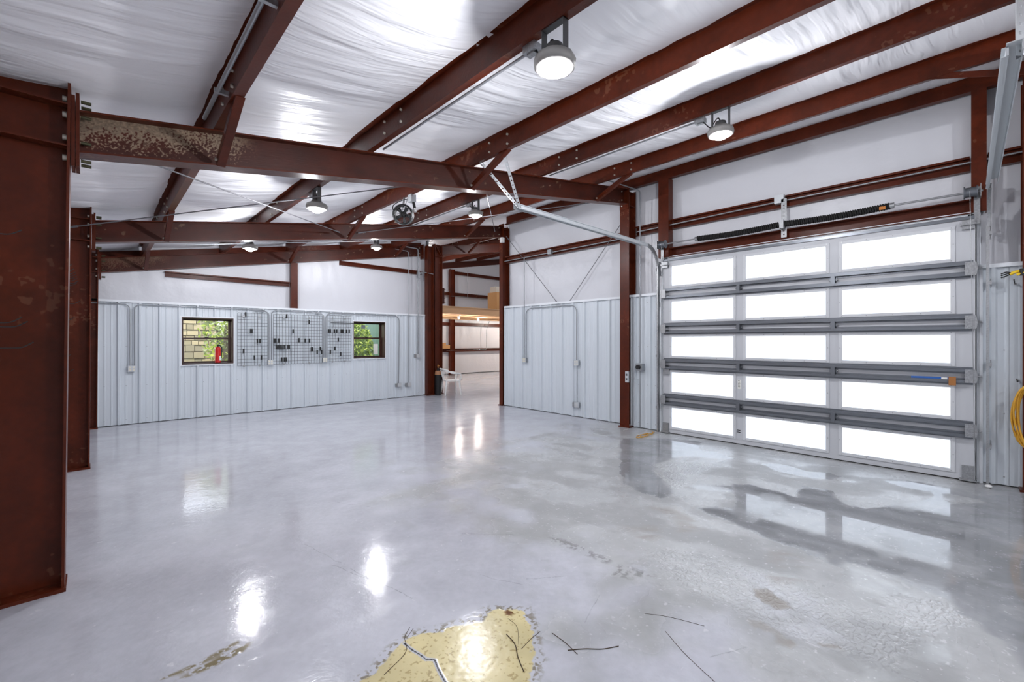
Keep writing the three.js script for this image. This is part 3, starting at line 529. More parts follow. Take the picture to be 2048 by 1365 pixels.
// girts, posts and header
function girt(axis, c, a0, a1, y, h, label, mat = red) {
  const o = thing('wall_girt', label, 'girt', 'horizontal red wall girts');
  const B = axis === 'x' ? (d0, d1, y0, y1) => bx(c + d0, c + d1, y0, y1, a0, a1) : (d0, d1, y0, y1) => bx(a0, a1, y0, y1, c + d0, c + d1);
  const s = axis === 'x' ? -1 : 1;
  mk('web', B(0, s * 0.005, y + 0.005, y + h - 0.005), mat, o); mk('top_flange', B(0, s * 0.075, y + h - 0.005, y + h), mat, o); mk('bottom_flange', B(0, s * 0.075, y, y + 0.005), mat, o); mk('lip', [B(s * 0.07, s * 0.075, y + h - 0.025, y + h - 0.005)], mat, o);
  return o;
}
girt('x', 7.36, -3.58, 0.02, 3.56, 0.17, 'long dark red girt above the overhead door, conduit along it');
girt('x', 7.36, -4.30, -3.79, 3.56, 0.17, 'short girt between the red column and the door post');
girt('x', 7.36, 0.16, 4.1, 3.56, 0.17, 'girt right of the overhead door, above the ribbed wainscot');
girt('x', 7.42, -7.93, -4.50, 3.52, 0.17, 'dark red girt over the wainscot between the two right columns');
girt('z', BZ - 0.14, 1.03, 3.37, 2.90, 0.11, 'red girt on the back wall above the left window');
girt('z', BZ - 0.14, 4.57, 7.02, 3.56, 0.11, 'red girt on the back wall above the right window');
girt('z', -16.98, 7.4, 16.5, 1.09, 0.15, 'lowest dark girt on the far wing wall');
girt('z', -16.98, 7.4, 16.5, 2.33, 0.15, 'dark girt on the far wing wall, just under the loft');
girt('z', -16.98, 7.4, 16.5, 3.76, 0.15, 'dark girt on the far wing wall, just above the loft');
girt('z', -16.98, 12.45, 16.5, 4.78, 0.15, 'topmost dark girt on the far wing wall');
function post(x0, x1, y0, y1, z0, z1, label, ax) { const o = thing('steel_post', label, 'post'); if (ax === 'x') { mk('web', bx(x0, x0 + 0.006, y0, y1, z0, z1), red, o); mk('flange', bx(x0 + 0.006, x1, y0, y1, z0, z0 + 0.006), red, o); mk('flange', bx(x0 + 0.006, x1, y0, y1, z1 - 0.006, z1), red, o); } else { mk('web', bx(x0, x1, y0, y1, z1 - 0.006, z1), red, o); mk('flange', bx(x0, x0 + 0.006, y0, y1, z0, z1 - 0.006), red, o); mk('flange', bx(x1 - 0.006, x1, y0, y1, z0, z1 - 0.006), red, o); } return o; }
post(7.2, 7.36, 3.06, 4.44, -3.78, -3.59, 'red post above the left top corner of the overhead door', 'x');
post(7.2, 7.36, 3.06, 4.44, 0.03, 0.15, 'red post above the right top corner of the overhead door', 'x');
post(3.38, 3.53, 2.38, RAF_B + K * 3.45, BZ - 0.14, BZ - 0.03, 'short red stud above the wire grids on the back wall', 'z');
{ const o = thing('door_header', 'dark red channel across the top of the overhead door', 'header'); mk('web', bx(7.345, 7.36, 3.06, 3.22, -3.59, 0.03), red, o); mk('bottom_flange', bx(7.22, 7.36, 3.055, 3.067, -3.59, 0.03), red, o); mk('top_flange', bx(7.22, 7.36, 3.208, 3.22, -3.59, 0.03), red, o); }

// bracing rods
function rod(a, b, r, label) { const o = thing('bracing_rod', label, 'rod', 'thin steel bracing rods'); const d = b.clone().sub(a).normalize(); mk('rod', cyl(a, b, r, 6), rodMat, o); mk('end_fitting', [cyl(a, a.clone().addScaledVector(d, 0.14), r * 1.8, 6)], rodMat, o); mk('end_fitting', [cyl(b.clone().addScaledVector(d, -0.14), b, r * 1.8, 6)], rodMat, o); }
rod(V(0.03, 2.97, -4.18), V(3.12, 3.52, -7.66), 0.007, 'roof bracing rod from the near left column to the middle rafter');
rod(V(-0.25, 2.98, -7.58), V(3.1, 3.54, -4.33), 0.007, 'roof bracing rod crossing in front of the second left column');
rod(V(3.47, 3.57, -7.68), V(6.9, 4.2, -4.5), 0.007, 'roof bracing rod from the middle rafter towards the overhead door');
rod(V(3.65, 3.62, -4.32), V(6.85, 4.2, -7.74), 0.007, 'roof bracing rod behind the end of the left door track');
rod(V(7.37, 4.19, -7.9), V(7.41, 2.40, -6.24), 0.007, 'wall bracing rod falling right, above the right wainscot');
rod(V(7.37, 3.98, -4.55), V(7.41, 2.40, -5.99), 0.007, 'wall bracing rod falling left, above the right wainscot');

// ================================================================ OVERHEAD DOOR
const JT = [3.025, 2.416, 1.812, 1.202, 0.588, 0.012], DX = 7.19;
const CZ = [[-3.533, -2.517], [-2.346, -1.327], [-1.158, -0.131]], RY = [[2.895, 2.548], [2.284, 1.947], [1.678, 1.338], [1.066, 0.721], [0.455, 0.113]];
{
  const o = struct('door_1', 'white sectional overhead door with fifteen frosted panes', 'overhead door');
  const za = DZ0 + 0.02, zb = DZ1 - 0.02, RX = (g, x) => { g.rotateY(-Math.PI / 2); g.translate(x, 0, 0); return muv(g); };   // shape (z, y) extruded along -x
  const strutG = [];
  for (let r = 0; r < 5; r++) {
    const y1 = JT[r] - 0.0006, y0 = JT[r + 1] + 0.0006, [wt, wb] = RY[r];
    const s = mk('section', RX(extr([[za, y0], [zb, y0], [zb, y1], [za, y1]], 0.045, CZ.map(([a, b]) => [[a, wb], [a, wt], [b, wt], [b, wb]])), DX + 0.05), doorMat, o);
    for (const [a, b] of CZ) {
      const q = 0.032; mk('pane_frame', RX(extr([[a - q, wb - q], [b + q, wb - q], [b + q, wt + q], [a - q, wt + q]], 0.012, [[[a + 0.006, wb + 0.006], [a + 0.006, wt - 0.006], [b - 0.006, wt - 0.006], [b - 0.006, wb + 0.006]]]), DX + 0.005), doorTrim, s);
      mk('pane', bx(DX + 0.022, DX + 0.0225, wb - 0.01, wt + 0.01, a - 0.01, b + 0.01), paneMat, s);
      const sg = []; for (let t = 0; t <= 4; t++) for (const y of [wb - 0.018, wt + 0.018]) sg.push(cyl(V(DX - 0.009, y, lerp(a, b, t / 4)), V(DX - 0.004, y, lerp(a, b, t / 4)), 0.006, 5));
      for (const y of [(wb + wt) / 2]) for (const z of [a - 0.018, b + 0.018]) sg.push(cyl(V(DX - 0.009, y, z), V(DX - 0.004, y, z), 0.006, 5)); mk('frame_screws', sg, galv, s);
    }
    if (r < 4) for (const [dy, sg] of [[0.062, 1], [-0.062, -1]]) { // hat-shaped stiffening struts above and below each joint
      const yc = JT[r + 1] + dy, P = [[0, -0.038], [0.006, -0.038], [0.006, -0.02], [0.07, -0.016], [0.07, 0.016], [0.006, 0.02], [0.006, 0.038], [0, 0.038], [0, 0.016], [0.064, 0.012], [0.064, -0.012], [0, -0.016]];
      const g = extr(P.map(([d, h]) => [-d, h]), zb - za - 0.02); g.translate(DX + 0.004, yc, za + 0.01); mk('strut', muv(g), strutMat, o);
    }
    if (r < 4) { // hinges on the stiles, end hinges with roller shafts
      const y = JT[r + 1];
      for (const z of [-2.43, -1.243]) { const h = mk('hinge', [bx(DX - 0.012, DX, y - 0.03, y + 0.05, z - 0.035, z + 0.035), bx(DX - 0.04, DX - 0.012, y - 0.018, y + 0.018, z - 0.04, z + 0.04), bx(DX - 0.074, DX - 0.067, y - 0.06, y + 0.06, z - 0.022, z + 0.022)], strutMat, o); mk('hinge_pin', cyl(V(DX - 0.025, y, z - 0.05), V(DX - 0.025, y, z + 0.05), 0.011, 8), galv, h); }
      for (const [z, s] of [[za + 0.03, -1], [zb - 0.03, 1]]) { const h = mk('end_hinge', [RX(extr([[z - 0.045, y - 0.075], [z + 0.045, y - 0.075], [z + 0.045 + (s > 0 ? 0.012 : 0), y], [z + 0.045, y + 0.075], [z - 0.045, y + 0.075], [z - 0.045 - (s < 0 ? 0.012 : 0), y]], 0.006), DX - 0.068), bx(DX - 0.07, DX, y - 0.04, y + 0.04, z - 0.006, z + 0.006)], galv, o); mk('roller_shaft', cyl(V(DX - 0.045, y, z - 0.05), V(DX - 0.045, y, z + s * 0.09), 0.009, 8), galv, h); }
    }
  }
  for (const z of [za + 0.05, zb - 0.05]) { mk('top_bracket', [bx(DX - 0.05, DX + 0.004, 2.87, 2.97, z - 0.05, z + 0.05), bx(DX - 0.09, DX, 2.91, 2.93, z - 0.06, z + 0.06)], galv, o); mk('bottom_bracket', [bx(DX - 0.02, DX + 0.004, 0.02, 0.18, z - 0.05, z + 0.05), bx(DX - 0.06, DX, 0.015, 0.03, z - 0.07, z + 0.07)], galv, o); }
  mk('edge_cap', [bx(DX - 0.003, DX + 0.052, 0.013, 3.02, zb, zb + 0.006), bx(DX - 0.003, DX + 0.052, 0.013, 3.02, za - 0.006, za)], doorTrim, o);
  mk('bottom_seal', bx(DX + 0.01, DX + 0.045, 0, 0.014, za, zb), blackRough, o);
  mk('section_tongue', JT.slice(1, 5).map((y) => bx(DX + 0.012, DX + 0.04, y - 0.012, y + 0.012, za, zb)), doorMat, o);
  mk('weather_seal', [bx(DX + 0.052, DX + 0.061, 0.002, 3.03, za - 0.01, za + 0.05), bx(DX + 0.052, DX + 0.061, 0.002, 3.03, zb - 0.05, zb + 0.01), bx(DX + 0.052, DX + 0.061, 2.96, 3.035, za, zb)], blackRough, o);
  mk('top_rail', bx(DX - 0.02, DX + 0.004, 2.985, 3.02, za, zb), strutMat, o);
  mk('side_lock', bx(DX - 0.03, DX, 1.02, 1.11, za + 0.02, za + 0.12), galv, o);
  mk('maker_label', [bx(DX + 0.003, DX + 0.0045, 0.86, 1.0, -2.46, -2.41)], paper, o);
  const ink = [0.985, 0.962, 0.94, 0.918, 0.893].map((y, i) => bx(DX + 0.0015, DX + 0.003, y - 0.004, y + 0.003, -2.455, -2.43 + (i % 3) * 0.004)); mk('label_print', ink, black, o);
  mk('label_print', [0.22, 0.19].map((y) => bx(DX + 0.002, DX + 0.0045, y - 0.006, y + 0.005, -2.47, -2.42)), black, o);
}
function trackPath(z) { return [V(DX - 0.06, 0.02, z), V(DX - 0.06, 2.86, z), V(DX - 0.14, 3.1, z), V(DX - 0.36, 3.21, z), V(6.3, 3.225, z), V(3.70, 3.235, z)]; }
function track(z, s, label) { // rolled channel: upright, curved shoulder and level run
  const o = thing('door_track', label, 'door track', 'galvanised tracks of the overhead door');
  const up = extr([[-0.028, -0.012], [0.028, -0.012], [0.028, 0.012], [0.022, 0.012], [0.022, -0.006], [-0.022, -0.006], [-0.022, 0.012], [-0.028, 0.012]], 2.86); up.rotateX(-Math.PI / 2); if (s > 0) up.scale(1, 1, 1); up.translate(DX - 0.06, 0.01, z); mk('vertical_track', flat(muv(up)), galv, o);
  const P = [], n = 12; for (let i = 0; i <= n; i++) { const a = i / n * Math.PI / 2; P.push([DX - 0.06 - 0.36 * (1 - Math.cos(a)), 2.865 + 0.36 * Math.sin(a)]); }
  const bend = []; for (let i = 0; i < n; i++) { const A = V(P[i][0], P[i][1], z), B = V(P[i + 1][0], P[i + 1][1], z); bend.push(bar(A, B, 0.012, 0.055, V(0.7, 0.7, 0.01))); const nrm = V(-(B.y - A.y), B.x - A.x, 0).normalize().multiplyScalar(0.027); for (const q of [1, -1]) bend.push(bar(A.clone().addScaledVector(nrm, q).add(V(0, 0, s * 0.008)), B.clone().addScaledVector(nrm, q).add(V(0, 0, s * 0.008)), 0.026, 0.005, V(0.7, 0.7, 0.01))); }
  mk('curved_track', bend, galv, o);
  const h0 = DX - 0.42, h1 = 3.70, y = 3.225;
  mk('horizontal_track', [bx(h1, h0, y - 0.022, y + 0.022, z - 0.006, z + 0.006), bx(h1, h0, y + 0.022, y + 0.027, z - 0.006, z + s * -0.022), bx(h1, h0, y - 0.027, y - 0.022, z - 0.006, z + s * -0.022)], galvPale, o);
  mk('reinforcing_angle', [bx(h1 - 0.03, h0 - 0.15, y + 0.03, y + 0.036, z - 0.005, z + s * 0.06), bx(h1 - 0.03, h0 - 0.15, y - 0.025, y + 0.03, z + s * 0.054, z + s * 0.06)], galvPale, o);
  for (const yy of [0.4, 1.3, 2.2, 2.75]) mk('track_bracket', [bx(DX - 0.05, WX + 0.06, yy, yy + 0.09, z + s * 0.02, z + s * 0.026), bx(DX - 0.09, DX - 0.03, yy + 0.02, yy + 0.06, z + s * 0.01, z + s * 0.03)], galv, o);
  mk('flag_bracket', [bx(DX - 0.1, DX + 0.08, 2.78, 3.0, z + s * 0.022, z + s * 0.028)], galv, o);
  return o;
}
const TZL = -3.745, TZR = 0.155;
track(TZL, -1, 'galvanised door track left of the overhead door, level run ending under the rafter');
track(TZR, 1, 'galvanised door track right of the overhead door, rising steeply to the picture corner');
function perforated(a, b, w, label, up) { // slotted hanger angle with real holes
  const L = a.distanceTo(b), o = thing('track_hanger', label, 'hanger', 'perforated hangers of the door tracks'); const holes = []; const n = Math.floor(L / 0.05);
  for (let i = 0; i < n; i++) { const y = (i + 0.5) * L / n, r = 0.008; holes.push([[-r, y - r], [-r, y + r], [r, y + r], [r, y - r]]); }
  const g = extr([[-w / 2, 0], [w / 2, 0], [w / 2, L], [-w / 2, L]], 0.004, holes), e = new THREE.BoxGeometry(0.004, L, w * 0.9).toNonIndexed(); e.translate(-w / 2, L / 2, w * 0.45);
  const d = b.clone().sub(a).normalize(), xa = V(0, 0, 0).crossVectors(up, d).normalize(), za = V(0, 0, 0).crossVectors(xa, d).normalize(), m = new THREE.Matrix4().makeBasis(xa, d, za).setPosition(a);
  mk('perforated_leg', flat(g).applyMatrix4(m), galvPale, o); mk('solid_leg', muv(e.applyMatrix4(m)), galv, o); return o;
}
perforated(V(3.72, 3.2, TZL), V(3.30, 3.74, -3.60), 0.034, 'perforated hanger rising from the left track end to the third purlin', V(-0.7, 0, 0.7));
perforated(V(3.72, 3.22, TZL - 0.02), V(3.33, 3.74, -4.02), 0.034, 'slanted grey hanger angle from the left track end to the rafter', V(0.7, 0, -0.7));
perforated(V(3.74, 3.2, TZR + 0.05), V(3.74, 3.95, TZR + 0.05), 0.045, 'upright perforated hanger above the end of the right track', V(-0.7, 0, 0.7));
{ // torsion spring shaft
  const o = thing('torsion_shaft', 'torsion spring shaft with black spring above the overhead door', 'door spring'), y = 3.27, x = 7.10;
  mk('shaft', cyl(V(x, y, -3.72), V(x, y, 0.12), 0.0125, 10), galv, o);
  for (const [a, b, n] of [[-3.04, -1.87, 46], [-1.80, -0.66, 46]]) {
    const pts = [], N = n * 8, slope = 0; for (let i = 0; i <= N; i++) { const t = i / N, ang = t * n * Math.PI * 2, s2 = Math.sin(t * Math.PI) * 0.018; pts.push(V(x + 0.034 * Math.cos(ang), y - s2 + 0.034 * Math.sin(ang), lerp(a, b, t))); }
    mk('spring_coil', [new THREE.TubeGeometry(new THREE.CatmullRomCurve3(pts), N, 0.0135, 4, false).toNonIndexed()], blackRough, o);
  }
  mk('winding_cone', [cyl(V(x, y, -3.08), V(x, y, -3.02), 0.036, 12)], galv, o); mk('winding_cone', [cyl(V(x, y, -0.68), V(x, y, -0.62), 0.036, 12)], galv, o); mk('cone_tag', bx(x - 0.045, x - 0.036, y - 0.04, y + 0.0, -0.76, -0.7), M({ color: rgb(196, 120, 44), roughness: 0.6 }), o);
  mk('centre_bracket', [bx(x - 0.03, x + 0.03, y - 0.06, y + 0.06, -1.86, -1.81), bx(x, 7.2, y - 0.015, y + 0.015, -1.845, -1.825)], galv, o);
  const strip = extr([[-0.035, 3.10], [0.035, 3.10], [0.035, 3.66], [-0.035, 3.66]], 0.005, Array.from({ length: 10 }, (_, i) => { const yy = 3.14 + i * 0.053, r = 0.008; return [[-r, yy - r], [-r, yy + r], [r, yy + r], [r, yy - r]]; })); strip.rotateY(-Math.PI / 2); strip.translate(7.205, 0, -1.835); mk('mounting_strip', flat(strip), galv, o);
  for (const [z, s] of [[-3.69, -1], [0.07, 1]]) { mk('cable_drum', [cyl(V(x, y, z), V(x, y, z - s * 0.09), 0.055, 16), cyl(V(x, y, z - s * 0.088), V(x, y, z - s * 0.1), 0.07, 16), cyl(V(x, y, z), V(x, y, z + s * 0.012), 0.07, 16)], strutMat, o); mk('bearing_plate', [bx(x - 0.06, WX + 0.1, y - 0.07, y + 0.07, z + s * 0.03, z + s * 0.036), bx(WX - 0.07, WX - 0.06, y - 0.35, y + 0.07, z + s * 0.03, z - s * 0.02)], galv, o); mk('lift_cable', cyl(V(x - 0.055, y, z - s * 0.05), V(x - 0.02, 0.1, z - s * 0.01), 0.003, 5), galv, o); }
}
{ // things left on the door
  const o = thing('spirit_level', 'blue strip lying along the door strut near the right track', 'level'); mk('blade', bx(DX - 0.066, DX - 0.04, 1.158, 1.180, -0.47, -0.13), M({ color: rgb(44, 98, 176), roughness: 0.5 }), o); mk('tag', bx(DX - 0.068, DX - 0.066, 1.158, 1.178, -0.21, -0.16), paper, o);
  solo('brown_tag', bx(DX - 0.078, DX - 0.072, 1.09, 1.19, -0.15, -0.09), M({ color: rgb(168, 112, 62), roughness: 0.8 }), 'small brown tag hanging on the strut beside the blue strip', 'tag');
}

// ================================================================ LIGHTS
function highBay(x, z, label) {
  const o = thing('high_bay_light', label, 'light', 'round LED high-bay lights'), yb = RAF_T + K * x, y = yb - 0.245;
  const hs = mk('housing', at(lathe([[0.001, 0.085], [0.062, 0.083], [0.075, 0.06], [0.118, 0.045], [0.128, 0.02], [0.122, -0.012], [0.098, -0.022], [0.094, -0.016], [0.001, -0.016]], 12).clone(), x, y, z), lampBody, o);
  mk('lens', at(lathe([[0.001, -0.058], [0.03, -0.055], [0.058, -0.043], [0.074, -0.026], [0.078, -0.015]], 24), x, y, z), lampGlow, hs);
  mk('driver', [at(lathe([[0.001, 0.12], [0.05, 0.118], [0.054, 0.08]], 16), x, y, z)], lampDark, o);
  mk('yoke', [bx(x - 0.022, x + 0.022, y + 0.05, yb - 0.002, z - 0.086, z - 0.08), bx(x - 0.022, x + 0.022, y + 0.05, yb - 0.002, z + 0.08, z + 0.086), bx(x - 0.022, x + 0.022, yb - 0.009, yb - 0.001, z - 0.086, z + 0.086)], lampDark, o);
  mk('cord', [tube([V(x, y + 0.12, z), V(x + 0.01, y + 0.175, z - 0.03), V(x + 0.02, y + 0.14, z - 0.075), V(x + 0.05, y + 0.12, z - 0.12), V(x + 0.03, yb - 0.03, z - 0.2)], 0.006, 20, 5)], black, o);
  mk('junction_box', [bx(x + 0.0, x + 0.07, yb - 0.05, yb - 0.002, z - 0.27, z - 0.17), bx(x + 0.02, x + 0.05, yb - 0.06, yb - 0.05, z - 0.25, z - 0.19)], galv, o);
  const l = new THREE.PointLight(0xf9faff, LAMP); l.position.set(x, y - 0.075, z); l.castShadow = true; l.shadow.radius = 2; o.add(l);
}
highBay(PX[1] + 0.03, -1.70, 'nearest and largest lit high-bay light, hung under the second purlin');
highBay(PX[3] + 0.03, -1.74, 'lit high-bay light in front of the wall above the overhead door');
highBay(PX[1] + 0.03, -5.55, 'lit high-bay light between near and middle rafters, left of the fan');
highBay(PX[3] + 0.03, -5.70, 'lit high-bay light between near and middle rafters, right of the fan');
highBay(PX[1] + 0.03, -8.75, 'far lit high-bay light above the left back-wall window');
highBay(PX[3] + 0.03, -9.25, 'far lit high-bay light above the wire grids and right window');
highBay(PX[1] + 0.03, 2.2, 'high-bay light behind the viewpoint, on the second purlin');
highBay(PX[3] + 0.03, 2.2, 'high-bay light behind the viewpoint, on the fourth purlin');
highBay(PWING[1], -9.6, 'added unseen high-bay light brightening the side wing, behind the right wainscot');  // added out of view to light the wing
highBay(PWING[1], -15.2, 'added unseen high-bay light brightening the wing wall above the loft');  // another unseen lamp, added to lift the dark wing wall
highBay(PWING[3], -12.3, 'added unseen high-bay light brightening the side wing before the loft');  // likewise added, never in view, only fills the wing with light

// ================================================================ FAN
{
  const o = thing('utility_fan', 'black round utility fan hanging between two high-bay lights', 'fan'); const c = V(3.25, 3.44, -5.68), g = new THREE.Group(); g.name = 'fan_head'; g.position.copy(c); g.rotation.set(0.25, -0.75, 0.0); g.scale.setScalar(0.86); o.add(g);
  const rot = (q) => { q = q.clone(); q.rotateX(Math.PI / 2); return q; };
  mk('drum', rot(lathe([[0.15, -0.09], [0.165, -0.085], [0.165, 0.085], [0.15, 0.09], [0.145, 0.085], [0.145, -0.085], [0.15, -0.09]], 32)), black, g);
  const gr = []; for (const r of [0.05, 0.075, 0.1, 0.125, 0.148]) { const t = new THREE.TorusGeometry(r, 0.0025, 5, 28).toNonIndexed(); t.translate(0, 0, 0.09); gr.push(t); } for (let i = 0; i < 8; i++) { const a = i * Math.PI / 4; gr.push(cyl(V(0.03 * Math.cos(a), 0.03 * Math.sin(a), 0.09), V(0.155 * Math.cos(a), 0.155 * Math.sin(a), 0.09), 0.0025, 5)); } mk('grille', gr, wireMat, g);
  mk('hub', rot(lathe([[0.001, 0.06], [0.04, 0.055], [0.05, 0.03], [0.05, -0.06], [0.001, -0.06]], 16)), blackRough, g);
  for (let i = 0; i < 5; i++) { const b = extr([[0.04, -0.02], [0.135, -0.045], [0.14, 0.03], [0.04, 0.02]], 0.004); b.rotateX(0.5); b.rotateZ(i * 1.2566); mk('blade', b, M({ color: rgb(60, 62, 64), roughness: 0.4 }), g); }
  const rim = new THREE.TorusGeometry(0.168, 0.006, 6, 32).toNonIndexed(); rim.translate(0, 0, 0.03); mk('rim', rim, galv, g);
  const yb = RAF_T + K * 3.31;
  mk('bracket', [bar(V(3.31, yb, -5.62), V(3.26, 3.56, -5.66), 0.03, 0.012), bar(V(3.31, yb, -5.76), V(3.27, 3.56, -5.72), 0.03, 0.012)], galv, o);
  mk('junction_box', [bx(3.29, 3.37, yb - 0.11, yb - 0.004, -5.63, -5.53)], galvPale, o); mk('plug', [cyl(V(3.35, yb - 0.11, -5.57), V(3.36, yb - 0.2, -5.55), 0.02, 8)], black, o); mk('timer', cyl(V(3.36, yb - 0.2, -5.55), V(3.365, yb - 0.25, -5.54), 0.024, 10), plasticWhite, o);
  mk('cord', tube([V(3.32, yb - 0.05, -5.63), V(3.26, yb - 0.06, -5.75), V(3.17, yb - 0.14, -5.84), V(3.18, yb - 0.26, -5.82)], 0.007, 16, 5), black, o);
}

// ================================================================ CONDUITS AND BOXES
function conduit(pts, label, r = 0.011, corner = 0.1) { return solo('conduit', tube(pts, r, 8, 6, pts.length > 2 ? corner : 0), conduitMat, label, 'conduit', 'electrical conduits'); }
function box4(axis, x, y, z, label, faces = 'outlet') {
  const o = thing('outlet_box', label, 'outlet box', 'electrical boxes'), s = 0.055;
  const B = (d0, d1, h0, h1, l0, l1) => axis === 'x' ? bx(x - d1, x - d0, y + h0, y + h1, z + l0, z + l1) : bx(x + l0, x + l1, y + h0, y + h1, z + d0, z + d1);
  mk('body', B(0, 0.05, -s, s, -s, s), conduitMat, o); const cv = mk('cover', B(0.05, 0.054, -s - 0.003, s + 0.003, -s - 0.003, s + 0.003), galvPale, o);
  if (faces === 'outlet') for (const a of [-0.026, 0.026]) for (const h of [-0.026, 0.026]) mk('receptacle', B(0.054, 0.058, h - 0.017, h + 0.017, a - 0.015, a + 0.015), ivory, cv);
  if (faces === 'double') { mk('receptacle', B(0.054, 0.06, -0.03, 0.03, -0.03, 0.03), M({ color: rgb(205, 207, 208), roughness: 0.5 }), cv); mk('side_box', B(0, 0.045, -0.05, 0.05, -s - 0.06, -s), galv, o); }
  return o;
}
const bz = BZ + 0.05, ty = 2.30;
conduit([V(-0.08, ty, bz), V(0.485, ty, bz), V(0.485, 1.12, bz)], 'conduit dropping to the far left outlet box, on its left');
conduit([V(2.80, ty, bz), V(0.555, ty, bz), V(0.555, 1.12, bz)], 'conduit dropping to the far left outlet box, on its right');
conduit([V(2.60, ty - 0.03, bz + 0.02), V(2.875, ty - 0.03, bz + 0.02), V(2.875, 1.16, bz + 0.02)], 'left conduit down to the outlet between the first two wire grids');
conduit([V(4.05, ty, bz), V(2.935, ty, bz), V(2.935, 1.16, bz)], 'right conduit down to the outlet between the first two wire grids');
conduit([V(3.9, ty - 0.03, bz + 0.02), V(4.10, ty - 0.03, bz + 0.02), V(4.10, 1.16, bz + 0.02)], 'left conduit down to the outlet between the last two wire grids');
conduit([V(6.17, 0.4, bz), V(6.19, ty, bz), V(4.16, ty, bz), V(4.16, 1.16, bz)], 'conduit arching over the right window down to a low box', 0.011, 0.16);
conduit([V(6.494, 0.4, bz), V(6.494, 4.16, bz), V(5.9, 4.10, bz + 0.3)], 'tall conduit from the ceiling to the right one of two low boxes');
conduit([V(6.80, 1.2, bz), V(6.80, 4.28, bz), V(6.2, 4.2, bz + 0.35)], 'thick tall conduit from the ceiling to the wall switch near the corner', 0.016);
box4('z', 0.515, 1.07, BZ + 0.02, 'outlet box at the far left of the back wall'); box4('z', 2.905, 1.11, BZ + 0.04, 'outlet box between the first and second wire grid'); box4('z', 4.13, 1.13, BZ + 0.04, 'outlet box between the second and third wire grid');
box4('z', 6.19, 0.36, BZ + 0.02, 'low twin box on the back wall, left of two', 'double'); box4('z', 6.5, 0.35, BZ + 0.02, 'low twin box on the back wall, right of two', 'double'); box4('z', 6.79, 1.17, BZ + 0.02, 'wall switch box high up near the back corner', 'double');
solo('grey_box', bx(6.77, 6.84, 3.42, 3.62, BZ + 0.02, BZ + 0.09), conduitMat, 'grey pull box on the thick conduit near the corner columns', 'box');
conduit([V(6.84, 3.5, BZ + 0.06), V(6.86, 3.62, BZ + 0.1), V(7.25, 3.58, BZ + 0.16)], 'short bent conduit stub beside the corner columns');
conduit([V(1.2, RAF_T + K * 1.2 - 0.01, -9.75), V(7.05, RAF_T + K * 7.05 - 0.01, -9.75)], 'conduit hung under the purlins behind the middle rafter');
const fx = FX - 0.05;
conduit([V(7.33, 3.57, -7.92), V(7.33, 3.57, -4.52)], 'conduit along the girt above the right wainscot');
conduit([V(fx, 1.2, -7.215), V(fx, 3.57, -7.215)], 'upright conduit from the girt to the left outlet on the right wainscot', 0.011);
conduit([V(fx, 1.2, -7.16), V(fx, 2.36, -7.16), V(fx, 2.36, -5.675), V(fx, 1.2, -5.675)], 'conduit looping between the two outlets on the right wainscot', 0.011, 0.18);
conduit([V(fx, 1.1, -5.66), V(fx, 0.3, -5.66)], 'conduit from the right outlet down to the low box');
box4('x', FX - 0.02, 1.15, -7.20, 'left outlet box on the right wainscot'); box4('x', FX - 0.02, 1.14, -5.67, 'right outlet box on the right wainscot'); box4('x', FX - 0.02, 0.26, -5.66, 'low single box on the right wainscot near the floor', 'double');
solo('junction_box', bx(7.27, 7.34, 3.53, 3.63, -6.46, -6.36), conduitMat, 'small junction box on the girt above the right wainscot', 'junction box');
conduit([V(7.255, 3.62, -4.25), V(7.255, 3.645, -1.95), V(7.255, 3.66, 3.9)], 'long conduit along the girt above the overhead door', 0.011, 0.02);
solo('junction_box', bx(7.20, 7.29, 3.61, 3.73, -1.96, -1.84), galvPale, 'square junction box over the middle of the overhead door', 'junction box');
conduit([V(6.1, 4.30, -4.2), V(7.1, 4.34, -4.13), V(7.19, 4.33, -4.13), V(7.19, 1.2, -4.13)], 'conduit dropping beside the red column to the black socket', 0.011, 0.12);
conduit([V(7.19, 1.05, -4.13), V(7.19, 0.03, -4.13)], 'conduit from the black socket down to the floor');
{ const o = thing('power_socket', 'round black power socket on a grey box beside the overhead door', 'socket'); mk('body', bx(7.14, 7.235, 1.06, 1.19, -4.19, -4.06), conduitMat, o); mk('socket', [cyl(V(7.14, 1.125, -4.13), V(7.095, 1.125, -4.13), 0.04, 14)], black, o); }
{ const o = thing('outlet_box', 'narrow grey box clamped to the red column by the door', 'outlet box'); mk('body', bx(7.06, 7.10, 0.84, 1.04, -4.36, -4.30), galvPale, o); for (const y of [0.88, 0.96]) mk('receptacle', bx(7.055, 7.06, y, y + 0.04, -4.345, -4.315), lampDark, o); mk('wire', cyl(V(7.09, 0.90, -4.3), V(7.18, 0.905, -4.14), 0.004, 5), galv, o); }
conduit([V(0.60, 3.18 + K * 0.6, -4.0), V(0.60, 3.18 + K * 0.6, 4.0)], 'silver conduit clipped along the leftmost purlin', 0.014);
for (const z of [-3.5, -2.4]) solo('conduit_clip', [bx(0.58, 0.665, 3.275, 3.305, z - 0.012, z + 0.012)], galv, z < -3 ? 'clip holding the silver conduit near the rafter' : 'clip holding the silver conduit near the picture top', 'clip');
conduit([V(PX[1] + 0.09, RAF_T + K * 2 - 0.015, -1.95), V(PX[1] + 0.09, RAF_T + K * 2 - 0.015, -3.95)], 'conduit under the second purlin behind the nearest light', 0.01);
conduit([V(PX[3] + 0.09, RAF_T + K * 4.65 - 0.015, -2.0), V(PX[3] + 0.09, RAF_T + K * 4.65 - 0.015, -4.1)], 'conduit under the fourth purlin behind its near light', 0.01);
